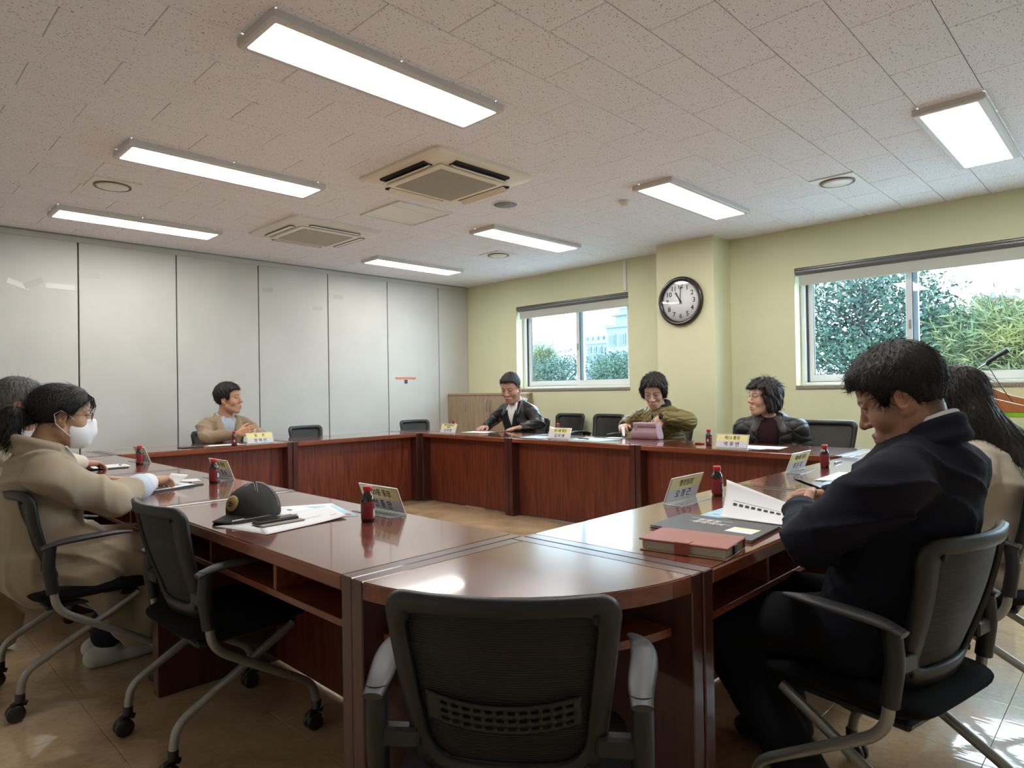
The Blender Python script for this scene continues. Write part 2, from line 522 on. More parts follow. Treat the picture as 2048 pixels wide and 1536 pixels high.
def window(idx, y0, y1, z0, z1, div, label):
    fx = XW + .13                       # room-side face of the frame
    root = thing('window_%d' % idx, label, None, (fx, (y0 + y1) / 2, z0))
    tag(root, kind='structure')
    ox, oy, oz = fx, (y0 + y1) / 2, z0
    def B(name, boxes, m, parent=root, bev=.003):
        mb = MB()
        for lo, hi in boxes:
            mb.bbox((lo[0]-ox, lo[1]-oy, lo[2]-oz), (hi[0]-ox, hi[1]-oy, hi[2]-oz), bev)
        return mb.build(name, m, parent)
    # outer frame (bottom rail is a stepped track)
    B('window_frame', [((fx, y0, z0), (fx+.11, y1, z0+.028)), ((fx, y0, z1-.05), (fx+.11, y1, z1)),
                       ((fx, y0, z0+.028), (fx+.11, y0+.045, z1-.05)), ((fx, y1-.045, z0+.028), (fx+.11, y1, z1-.05))], M['white_frame'])
    B('track_groove', [((fx+.032, y0+.045, z0+.028), (fx+.042, y1-.045, z0+.032)), ((fx+.032, y1-.062, z0+.028), (fx+.045, y1-.0455, z1-.05))], M['gasket'], bev=.001)
    # two sliding sashes
    for k, (a, b, x) in enumerate(((div-.045, y1-.058, fx+.045), (y0+.045, div+.045, fx+.012))):
        zz0, zz1 = z0 + .03 - .001*k, z1 - .048
        st = .05; br = .068
        sash = B('sash', [((x, a, zz0), (x+.03, b, zz0+br)), ((x, a, zz1-st), (x+.03, b, zz1)),
                   ((x, a, zz0+br), (x+.03, a+st*1.5, zz1-st)), ((x, b-st, zz0+br), (x+.03, b, zz1-st))], M['white_frame'])
        B('gasket', [((x+.004, a+st*1.5, zz0+br), (x+.026, b-st, zz0+br+.004)), ((x+.004, b-st-.004, zz0+br), (x+.026, b-st, zz1-st))], M['gasket'], sash, .001)
        B('pane', [((x+.012, a+st*1.5-.005, zz0+br-.005), (x+.017, b-st+.005, zz1-st+.005))], M['glass'], sash, .0005)
        if k == 1:
            B('latch', [((x-.012, b-.045, zz0+.45), (x, b-.02, zz0+.53))], M['grey_plastic'], sash)
    B('window_sill', [((XW-.012, y0-.004, z0-.035), (fx+.002, y1+.004, z0-.002))], M['stone'])
    # roller blind: cassette under the lintel with a short drop of fabric
    cs = MB().tube([(XW+.045-ox, y0+.004-oy, z1-.034-oz), (XW+.045-ox, y1-.004-oy, z1-.034-oz)], .033, 14)
    cs.box((XW+.02-ox, y0+.003-oy, z1-.03-oz), (XW+.075-ox, y1-.003-oy, z1-.001-oz))
    bl = cs.build('blind_cassette', M['cassette'], root)
    B('blind_fabric', [((XW+.04, y0+.03, z1-.15), (XW+.042, y1-.03, z1-.06))], M['blind'], bl, .0005)
    B('blind_hem_bar', [((XW+.034, y0+.03, z1-.165), (XW+.048, y1-.03, z1-.148))], M['blind'], bl, .004)
    return root
window(1, *W1, 5.165, 'pale two-sash sliding window beside the clock pillar')
window(2, *W2, 1.49, 'pale two-sash sliding window with trees behind, beside the lectern')

window(3, *W3_ADDED, -.87, 'added unseen sliding window for more daylight, on the green wall beyond the right edge')

# ================================================================ ceiling fittings
def light(x, y, label):
    r = thing('ceiling_light', label, 'light', (x, y, CEIL), group='flat rectangular ceiling lights')
    mb = MB()
    L_, W_ = 1.27, .335
    o = rrect(-L_/2, -W_/2, L_/2, W_/2, .012, 3); i = rrect(-.607, -.131, .607, .131, .01, 3)
    n = len(o)
    vs = [(a, b, 0) for a, b in o] + [(a, b, -.030) for a, b in o] + [(a*.985, b*.94, -.036) for a, b in o] + [(a, b, -.036) for a, b in i] + [(a, b, -.030) for a, b in i]
    fs = []
    for k in range(4):
        for q in range(n):
            fs.append((k*n+q, (k+1)*n+q, (k+1)*n+(q+1) % n, k*n+(q+1) % n))
    mb.add(vs, fs)
    mb.build('lamp_frame', M['lamp_frame'], r)
    MB().prism(rrect(-.607, -.131, .607, .131, .01, 3), -.033, -.012).build('diffuser', M['lamp'], r)
    return r
LX = (1.812, 4.745); LY = (.757, 2.573, 4.377, 6.20)
labels = {(0,0): 'lit rectangular ceiling light almost over the camera', (0,1): 'largest lit ceiling light at the top, nearest in view', (0,2): 'lit ceiling light left of the cream air conditioner',
          (0,3): 'lit ceiling light nearest the grey partition, leftmost', (1,0): 'lit ceiling light at the upper right near the green wall', (1,1): 'lit ceiling light above the wall clock pillar',
          (1,2): 'lit ceiling light between round detector and far window', (1,3): 'lit ceiling light at the far corner, smallest in view'}
for i, x in enumerate(LX):
    for j, y in enumerate(LY):
        light(x, y, labels[(i, j)])

def aircon(x, y, kind, label):
    r = thing('air_conditioner', label, 'air conditioner', (x, y, CEIL), group='ceiling cassette air conditioners')
    cm = M['cream_plastic'] if kind == 1 else M['white_plastic']
    gm = M['cream_grille']
    s = .44 if kind == 1 else .445
    mb = MB()
    o = rrect(-s, -s, s, s, .05, 5); q = rrect(-s*.97, -s*.97, s*.97, s*.97, .05, 5)
    n = len(o)
    # tapered body down to a raised flat face
    rings = [(o, 0), (o, -.018), (q, -.03), (rrect(-s*.78, -s*.78, s*.78, s*.78, .04, 5), -.045)]
    vs = []; fs = []
    for poly, z in rings: vs += [(a, b, z) for a, b in poly]
    for k in range(len(rings) - 1):
        for t in range(n): fs.append((k*n+t, (k+1)*n+t, (k+1)*n+(t+1) % n, k*n+(t+1) % n))
    fs.append(tuple((len(rings)-1)*n + t for t in range(n))[::-1])
    mb.add(vs, fs, False)
    mb.build('casing', cm, r)
    g = .25
    if kind == 1:
        pn = MB(); pn.bbox((-.295, -.295, -.062), (.295, .295, -.044), .006); pnl = pn.build('intake_panel', cm, r)
        MB().bbox((-g, -g, -.066), (g, g, -.06), .002).build('intake_grille', gm, pnl)
        gr = MB()
        for k in range(24):
            t = -g + .01 + k * (2*g-.02) / 23
            gr.box((-g+.006, t-.002, -.068), (g-.006, t+.002, -.065))
        gr.build('grille_bars', M['cream_grille'], pnl)
        for k in range(4):
            R = (0, 0, k*PI/2)
            MB().box((-.24, .315, -.052), (.24, .385, -.03)).build('slot_shade', M['dark'], r, rot=R)  # dark box stands for the shade inside the slot
            lv = MB().bbox((-.235, -.03, -.004), (.235, .03, .004), .002)
            o_ = lv.build('louver', cm, r); o_.rotation_mode = 'XYZ'
            o_.matrix_local = Matrix.Rotation(k*PI/2, 4, 'Z') @ Matrix.Translation((0, .345, -.06)) @ Matrix.Rotation(math.radians(-32), 4, 'X')
    else:
        pnl = MB().bbox((-.30, -.30, -.055), (.30, .30, -.043), .008).build('intake_panel', cm, r)
        MB().prism(rrect(-g, -g, g, g, .02, 3), -.058, -.054).build('intake_grille', gm, pnl)
        for k in range(4):
            R = (0, 0, k*PI/2)
            MB().tube([(a, b, -.0475) for a, b in rrect(-.25, .325, .25, .375, .024, 6)], .0035, 5, closed=True).build('louver_outline', M['dark'], r, rot=R)
            MB().prism(rrect(-.247, .328, .247, .372, .022, 6), -.049, -.04).build('louver', cm, r, rot=R)
    return r
aircon(2.965, 3.505, 1, 'cream cassette air conditioner with open louvers, larger in view')
aircon(3.09, 5.53, 2, 'white cassette air conditioner with closed louvers near the partition')

hp = thing('access_panel', 'square white access panel between the two air conditioners', 'panel', (3.33, 4.455, CEIL))
fr = MB(); s = .275
for lo, hi in (((-s, -s, -.012), (s, -s+.018, 0)), ((-s, s-.018, -.012), (s, s, 0)), ((-s, -s+.018, -.012), (-s+.018, s-.018, 0)), ((s-.018, -s+.018, -.012), (s, s-.018, 0))): fr.bbox(lo, hi, .002)
fr.build('frame', M['white_plastic'], hp)
for a, b in ((-s+.02, -.135), (-.133, s-.09), (s-.088, s-.02)):
    MB().bbox((-s+.02, a, -.006), (s-.02, b-.003, 0), .001).build('panel', M['white_plastic'], hp)

def diffuser(x, y, label, sc=1.0):
    r = thing('round_diffuser', label, 'vent', (x, y, CEIL), group='round ceiling diffusers')
    MB().bbox((-.15*sc, -.15*sc, -.008), (.15*sc, .15*sc, 0), .003).build('mount_plate', M['white_plastic'], r)
    MB().lathe([(.118*sc, -.006), (.118*sc, -.016), (.104*sc, -.016), (.104*sc, -.006)], n=32, cap=False).build('dark_ring', mat('diffuser_ring', (.16, .13, .11), .5), r)
    MB().lathe([(.10*sc, -.007), (.10*sc, -.016), (.085*sc, -.021), (.0, -.023)], n=32, cap=False).build('disc', M['white_plastic'], r)
diffuser(1.354, 5.231, 'round ceiling diffuser at the left between two lights')
diffuser(5.118, 1.63, 'round ceiling diffuser at the right below the upper light')
diffuser(5.07, 5.127, 'small-looking round ceiling diffuser near the far window')
sp = thing('ceiling_speaker', 'flat grey round ceiling speaker beside the cream air conditioner', 'speaker', (3.74, 3.692, CEIL))
MB().lathe([(.108, 0), (.108, -.006), (.098, -.009), (.094, -.006)], n=32, cap=False).build('rim', M['white_plastic'], sp)
MB().lathe([(.095, -.002), (.095, -.007), (.0, -.0085)], n=32, cap=False).build('mesh_cover', mat('speaker_mesh', (.22, .23, .24), .5, bump=(900, .6)), sp)
MB().lathe([(.009, -.008), (.009, -.011), (0, -.011)], n=12, cap=False).build('centre_badge', M['grey_plastic'], sp)
sd = thing('smoke_detector', 'small white dome smoke detector on the ceiling', 'detector', (4.386, 2.988, CEIL))
MB().lathe([(.052, 0), (.052, -.014), (.046, -.018)], n=24).build('base', M['white_plastic'], sd)
MB().lathe([(.04, -.018), (.04, -.026), (.03, -.038), (.012, -.044), (0, -.045)], n=24, cap=False).build('dome', M['white_plastic'], sd)

# ================================================================ marks on the partition
def tape(x, z, w, h, rot, label, m, off=.0002):
    o = MB().bbox((-w/2, -.0012, -h/2), (w/2, 0, h/2), .0004).build('tape_strip', m)
    o.location = (x, YW - off, z); o.rotation_euler = (0, rot, 0)
    return tag(o, label, 'tape', 'tape remains on the partition')
M['tape'] = mat('clear_glossy_tape', (.62, .62, .60), .18)
M['tape_dull'] = mat('yellowed_tape', (.47, .46, .43), .35)
tape(1.10, 2.20, .17, .05, .35, 'slanted shiny tape strip at far left of the partition', M['tape'])
tape(1.21, 2.22, .15, .05, -.5, 'crossed shiny tape strip at far left of the partition', M['tape_dull'], .0016)
tape(1.41, 2.21, .22, .05, .03, 'straight shiny tape strip left of the first dark seam', M['tape'])
tape(1.64, 2.345, .17, .06, -.05, 'torn dull tape strip right of the first dark seam', M['tape_dull'])
tape(3.37, 2.37, .12, .05, -.12, 'faint tape strip right of the third dark seam', M['tape_dull'])
tape(3.98, 2.21, .12, .045, 0, 'faint tape strip left of the fourth dark seam', M['tape_dull'])
tape(4.26, 2.372, .13, .05, 0, 'faint tape strip right of the fourth dark seam', M['tape_dull'])
st = tag(MB().bbox((5.09, YW-.003, 1.365), (5.42, YW-.0002, 1.395), .001).build('orange_label', mat('orange_label', (.62, .17, .06), .5, vary=(90, .35))), 'orange strip label on the partition near the far corner', 'label')
tag(MB().bbox((5.232, YW-.003, 1.31), (5.283, YW-.0002, 1.36), .001).build('black_sticker', mat('black_sticker', (.02, .022, .025), .5, vary=(60, .6))), 'tiny black square sticker under the orange strip', 'sticker')
# ================================================================ conference tables
M['top_wood'] = wood('mahogany_top', (.105, .024, .013), (.20, .055, .03), axis=0, rough=.2, coat=.9, stretch=10, bump=.02)
M['edge_wood'] = wood('mahogany_edge', (.15, .035, .014), (.27, .075, .03), axis=0, rough=.3, coat=.3)
M['panel_wood'] = wood('mahogany_panel', (.085, .016, .008), (.19, .042, .02), axis=2, rough=.38, coat=.15, fig=7)
M['slab_wood'] = wood('dark_mahogany', (.05, .014, .011), (.085, .026, .019), axis=2, rough=.3, coat=.4)
DP = .61                                    # table depth
SL = .048                                   # thickness of the end slabs

def table(x, y, rz, L, label, group='straight conference tables'):
    """local x runs along the table, local y from the inner edge (0) to the seat side (DP)"""
    r = thing('conference_table', label, 'table', (x, y, 0), rz, group)
    t = MB().mat(1).bbox((SL, 0, TOP-.042), (L-SL, DP, TOP-.002), .005)
    t.mat(0).box((SL+.001, .004, TOP-.003), (L-SL-.001, DP-.004, TOP))
    t.build('tabletop', [M['top_wood'], M['edge_wood']], r)
    for a in (0, L-SL):
        s = MB().bbox((a+.0008, .0, .004), (a+SL-.0008, DP, TOP), .003)
        s.build('end_slab', M['slab_wood'], r)
        MB().box((a+.006, .01, 0), (a+SL-.006, DP-.01, .006)).build('foot', M['dark'], r)
    MB().bbox((SL, .10, .012), (L-SL, .118, TOP-.042), .001).build('modesty_panel', M['panel_wood'], r)
    MB().bbox((SL, .118, TOP-.155), (L-SL, DP-.035, TOP-.135), .002).build('shelf', M['edge_wood'], r)
    for k in (1/3, 2/3):
        MB().bbox((L*k-.009, .13, TOP-.135), (L*k+.009, DP-.04, TOP-.042), .001).build('shelf_divider', M['edge_wood'], r)
    return r

def corner_table(x, y, rz, label):
    r = thing('corner_table', label, 'table', (x, y, 0), rz, 'quarter-round corner tables')
    n = 24
    def sector(R, r0=0.0, inset=0.0):
        arc = [((R)*math.cos(PI/2*i/n), (R)*math.sin(PI/2*i/n)) for i in range(n+1)]
        arc = [(max(a, inset), max(b, inset)) for a, b in arc]
        return [(inset, inset)] + arc
    t = MB().mat(1).prism(sector(DP, inset=SL), TOP-.042, TOP-.002)
    t.mat(0).prism(sector(DP-.004, inset=SL+.001), TOP-.003, TOP)
    t.build('tabletop', [M['top_wood'], M['edge_wood']], r)
    MB().bbox((.0, .0, .004), (SL-.0008, DP, TOP), .003).build('end_slab', M['slab_wood'], r)
    MB().bbox((SL, .0, .004), (DP, SL-.0008, TOP), .003).build('end_slab', M['slab_wood'], r)
    def arcstrip(R0, R1, z0, z1, a0=7, a1=83):
        p = [(R1*math.cos(math.radians(a0+(a1-a0)*i/n)), R1*math.sin(math.radians(a0+(a1-a0)*i/n))) for i in range(n+1)]
        q = [(R0*math.cos(math.radians(a1-(a1-a0)*i/n)), R0*math.sin(math.radians(a1-(a1-a0)*i/n))) for i in range(n+1)]
        return MB().prism(p+q, z0, z1)
    arcstrip(.12, DP-.05, TOP-.155, TOP-.135, 6, 84).build('shelf', M['edge_wood'], r)
    arcstrip(.14, .158, .012, TOP-.042, 16, 74).build('modesty_panel', M['panel_wood'], r)
    return r
X0, X1, Y0, Y1 = 1.475, 4.46, 1.415, 5.79
Q = PI/2
def left_t(y0, y1, dx0, dx1, label):
    a = math.atan2(dx1-dx0, y1-y0)
    table(X0+dx0, y0, Q-a, math.hypot(y1-y0, dx1-dx0), label)
left_t(Y0+.0015, 2.888, .010, .010, 'mahogany conference table under the black cap, left row near end')
left_t(2.905, 4.305, .026, .026, 'mahogany conference table in front of the masked woman')
left_t(4.315, Y1-.01, .022, .022, 'mahogany conference table in front of the grey-haired man')
table(2.893, Y0-.004, PI, 1.408, 'mahogany conference table under the leather notebook and folder')
table(X1-.02, Y0-.004, PI, 1.54, 'mahogany conference table in front of the long-haired woman')
table(X0+.01, Y1, 0, 1.485, 'mahogany conference table in front of the man in tan blazer')
table(2.975, Y1, 0, 1.49, 'mahogany conference table with an empty chair, beside the far corner')
table(X1, Y1-.01, -Q, 1.355, 'mahogany conference table in front of the man in black jacket')
table(X1, Y1-1.37, -Q, 1.43, 'mahogany conference table in front of the woman with the purse')
table(X1, Y1-2.805, -Q, 1.56, 'mahogany conference table in front of the woman in dark jacket')
corner_table(X0+.0085, Y0, PI, 'quarter-round mahogany corner table nearest the camera')
corner_table(X0, Y1-.002, Q, 'quarter-round mahogany corner table at the left end of the partition row')
corner_table(X1+.002, Y1, 0, 'quarter-round mahogany corner table at the far corner')
corner_table(X1-.012, Y0+.002, -Q, 'quarter-round mahogany corner table at the right end by the window')

# ================================================================ nesting mesh chairs
M['chair_black'] = mat('black_chair_plastic', (.0125, .0135, .0142), .45, bump=(300, .08))
M['chair_grey'] = mat('grey_arm_plastic', (.045, .047, .052), .5)
M['seat_fabric'] = mat('black_seat_fabric', (.007, .007, .008), .95, spec=.2, bump=(600, .5))
M['tube_grey'] = mat('silver_painted_tube', (.33, .325, .30), .38, metal=.55)
M['caster'] = mat('black_caster', (.012, .012, .012), .35)
def mat_meshback():
    m, nt, b = new_mat('ribbed_back_mesh')
    N = nodes_chain(nt); L = nt.links.new
    tc = N('ShaderNodeTexCoord')
    w = N('ShaderNodeTexWave', bands_direction='Z'); w.inputs['Scale'].default_value = 62
    L(tc.outputs['Object'], w.inputs['Vector'])
    r = N('ShaderNodeValToRGB')
    r.color_ramp.elements[0].position = .25; r.color_ramp.elements[0].color = (.002, .002, .002, 1)
    r.color_ramp.elements[1].position = .8; r.color_ramp.elements[1].color = (.010, .0104, .0108, 1)
    L(w.outputs['Fac'], r.inputs['Fac']); L(r.outputs['Color'], b.inputs['Base Color'])
    b.inputs['Roughness'].default_value = .6
    mr = N('ShaderNodeMapRange'); mr.inputs[3].default_value = .90; mr.inputs[4].default_value = 1.0
    L(w.outputs['Fac'], mr.inputs[0]); L(mr.outputs[0], b.inputs['Alpha'])
    bp = N('ShaderNodeBump'); bp.inputs['Strength'].default_value = .6; bp.inputs['Distance'].default_value = .002
    L(w.outputs['Fac'], bp.inputs['Height']); L(bp.outputs['Normal'], b.inputs['Normal'])
    return m
M['mesh_back'] = mat_meshback()

BZ0, BZ1 = .455, .845
def back_y(x, z):
    t = (z - BZ0) / (BZ1 - BZ0)
    return -.135 - .03*math.sin(max(0, min(1, t))*PI*.9) - .105*t**1.4 + .045*(x/.2)**2
def back_half(z):
    t = (z - BZ0) / (BZ1 - BZ0)
    return .185 + .032*t
def back_loop(inset, n=12, rad=.05):
    """closed loop of (x,z) for the rounded trapezoid of the back"""
    z0, z1 = BZ0 + inset*1.25, BZ1 - inset
    pts = []
    h0, h1 = back_half(z0) - inset, back_half(z1) - inset
    R0, R1 = max(.07 - inset*.4, .02), max(.045 - inset*.4, .015)
    def arc(cx, cz, R, a0):
        for i in range(n//2 + 1):
            a = math.radians(a0 + 90*i/(n//2)); pts.append((cx + R*math.cos(a), cz + R*math.sin(a)))
    def side(p, q, k=6):
        for i in range(1, k): pts.append((p[0] + (q[0]-p[0])*i/k, p[1] + (q[1]-p[1])*i/k))
    arc(h1-R1, z1-R1, R1, 0); side((h1-R1, z1), (-h1+R1, z1))
    arc(-h1+R1, z1-R1, R1, 90); side((-h1, z1-R1), (-h0, z0+R0))
    arc(-h0+R0, z0+R0, R0, 180); side((-h0+R0, z0), (h0-R0, z0))
    arc(h0-R0, z0+R0, R0, 270); side((h0, z0+R0), (h1, z1-R1))
    return pts

def make_chair(label, lumbar=False):
    r = thing('mesh_chair', label, 'chair')
    # seat cushion
    sx, sy = .235, .225
    def seat(u, v):
        a = 2*PI*u; 
        c, s_ = math.cos(a), math.sin(a)
        e = .35
        k = math.sin(PI*v)**.35 if 0 < v < 1 else 0
        x = math.copysign(abs(c)**e, c)*sx*k; y = math.copysign(abs(s_)**e, s_)*sy*k
        z = .43 + .032*math.cos(PI*v) - .012*max(0, y/sy)**2 - .008*(1-(x/sx)**2)*(1 if v < .5 else 0)
        return (-x, y + .03, z)
    MB().grid(seat, 40, 14).build('seat', M['seat_fabric'], r)
    MB().bbox((-.19, -.15, .375), (.19, .20, .40), .008).build('seat_pan', M['chair_black'], r)
    # back frame : swept ring with a flat section
    o = back_loop(.0); i = back_loop(.042); n = len(o)
    def ring(loop, dy): return [(x, back_y(x, z) + dy, z) for x, z in loop]
    mid_o = back_loop(.006); mid_i = back_loop(.036)
    loops = [ring(o, 0), ring(mid_o, -.014), ring(mid_i, -.014), ring(i, .0), ring(mid_i, .014), ring(mid_o, .014)]
    vs = [p for lp in loops for p in lp]; fs = []
    for k in range(6):
        for t in range(n): fs.append((k*n+t, ((k+1) % 6)*n+t, ((k+1) % 6)*n+(t+1) % n, k*n+(t+1) % n))
    bf = MB().add(vs, [f[::-1] for f in fs], True).build('back_frame', M['chair_black'], r)
    for x, z in ((-.17, .80), (.17, .80), (-.15, .50), (.15, .50)):
        MB().lathe([(.008, 0), (.008, .004), (0, .004)], (x, back_y(x, z)-.0125, z), 12, R=rotm(PI/2), cap=False).build('screw_cap', M['dark'], bf)
    # mesh panel stretched in the frame
    lp = back_loop(.03); c = (0, .66)
    K = 8
    vs = []; fs = []
    for k in range(K+1):
        s_ = k / K
        for x, z in lp:
            X, Z = c[0] + (x-c[0])*s_, c[1] + (z-c[1])*s_
            vs.append((X, back_y(X, Z) + .004, Z))
    for k in range(K):
        for t in range(n):
            fs.append((k*n+t, (k+1)*n+t, (k+1)*n+(t+1) % n, k*n+(t+1) % n))
    MB().add(vs, fs, True).build('back_mesh', M['mesh_back'], r)
    # lumbar band with three rows of slots (only on the near chair)
    if lumbar:
        def lum(u, v):
            x = -.142 + .284*u; z = .575 + .06*v + .018*(2*u-1)**2
            return (x, back_y(x, z) - .006, z)
        MB().grid(lum, 41, 7, True, skip=lambda a, b: b in (1, 3, 5) and a % 3 != 0 and 2 < a < 39).build('lumbar_band', M['chair_black'], r, solid=.003)
    # arms, sleeves and side frames
    for s_ in (-1, 1):
        X = s_*.25
        pts = bez([((X, -.172, .628), 0), ((X, -.12, .645), .05), ((X+s_*.016, -.02, .654), .05), ((X+s_*.014, .07, .656), .05), ((X-s_*.004, .135, .646), 0)], 5)
        nP = len(pts)
        rad = [.017 + .011*math.sin(PI*min(1, (i+.8)/(nP*.9)))**.6 if i < nP-1 else .012 for i in range(nP)]
        MB().tube(pts, rad, 14, flat=.42).build('armrest', M['chair_grey'], r)
        MB().tube(bez([((X, -.142, .640), 0), ((X, -.150, .56), .03), ((X, -.135, .455), 0)], 4), .0215, 12).build('arm_sleeve', M['chair_black'], r)
        MB().bbox((min(X, X-s_*.085), -.16, .525), (max(X, X-s_*.085), -.128, .565), .006).build('back_bracket', M['chair_black'], r)
        MB().tube(bez([((X, -.137, .49), 0), ((X, -.125, .385), .06), ((X, .225, .165), .05), ((X, .24, .085), 0)], 6), .0145, 10).build('front_leg', M['tube_grey'], r)
        Xi = s_*.215
        MB().tube(bez([((Xi, .17, .385), 0), ((Xi, -.225, .17), .05), ((Xi, -.235, .085), 0)], 6), .0145, 10).build('rear_leg', M['tube_grey'], r)
        for (cx, cy) in ((X, .24), (Xi, -.235)):
            cs = MB()
            cs.lathe([(.017, .07), (.017, .098), (.012, .1)], (cx, cy, 0), 12)
            cs.tube([(cx-.006, cy-.03, .034), (cx-.006, cy-.022, .058), (cx-.006, cy, .066), (cx-.006, cy+.022, .055)], .010, 8)
            for d in (-.014, .014):
                cs.lathe([(.012, -.009), (.028, -.009), (.0305, -.005), (.0305, .005), (.028, .009), (.012, .009)], (cx + d, cy - .014, .0305), 16, R=rotm(0, PI/2))
            cs.build('caster', M['caster'], r)
    return r
chair0 = make_chair('empty black mesh chair at the left row, beside the black cap')
chair_near = make_chair('black mesh chair with its back to the camera, at the near corner table', True)
def place_chair(x, y, face, label, first=False, sc=1.0):
    c = chair_near if first == 'near' else chair0 if first else copy_tree(chair0)
    c.location = (x, y, 0); c.rotation_euler = (0, 0, math.radians(face) - PI/2)
    c.scale = (sc, sc, sc)
    tag(c, label, 'chair', 'black mesh nesting chairs')
    return c
place_chair(.985, .965, 37, 'black mesh chair with its back to the camera, at the near corner table', 'near')
place_chair(.95, 2.42, 1, 'empty black mesh chair at the left row, beside the black cap', True)
place_chair(.70, 3.26, 0, 'black mesh chair under the masked woman')
place_chair(.62, 4.40, 0, 'black mesh chair under the grey-haired man')
place_chair(1.97, .53, 78, 'black mesh chair under the man in navy jacket')
place_chair(3.10, .50, 88, 'black mesh chair under the long-haired woman')
place_chair(2.62, 6.58, -92, 'black mesh chair under the man in tan blazer')
place_chair(3.62, 6.52, -84, 'empty black mesh chair in front of the partition, left one')
place_chair(5.06, 6.50, -97, 'empty black mesh chair in front of the partition, right one')
place_chair(5.52, 5.20, 186, 'black mesh chair under the man in black jacket', sc=1.03)
place_chair(6.05, 5.13, 178, 'empty black mesh chair along the green wall, left one under the window', sc=1.07)
place_chair(6.05, 4.56, 176, 'empty black mesh chair along the green wall, beside the woman with the purse', sc=1.07)
place_chair(5.60, 3.42, 178, 'black mesh chair under the woman with the purse', sc=1.0)
place_chair(5.54, 2.47, 180, 'black mesh chair under the woman in dark jacket', sc=1.03)
place_chair(5.42, 1.91, 180, 'empty black mesh chair right of the woman in dark jacket', sc=1.08)
place_chair(5.46, 1.34, 178, 'empty black mesh chair partly hidden by the man in navy jacket', sc=1.05)
# ================================================================ organic surfaces (signed distance fields -> surface nets)
F32 = np.float32
def V3(p): return np.array(p, dtype=F32)

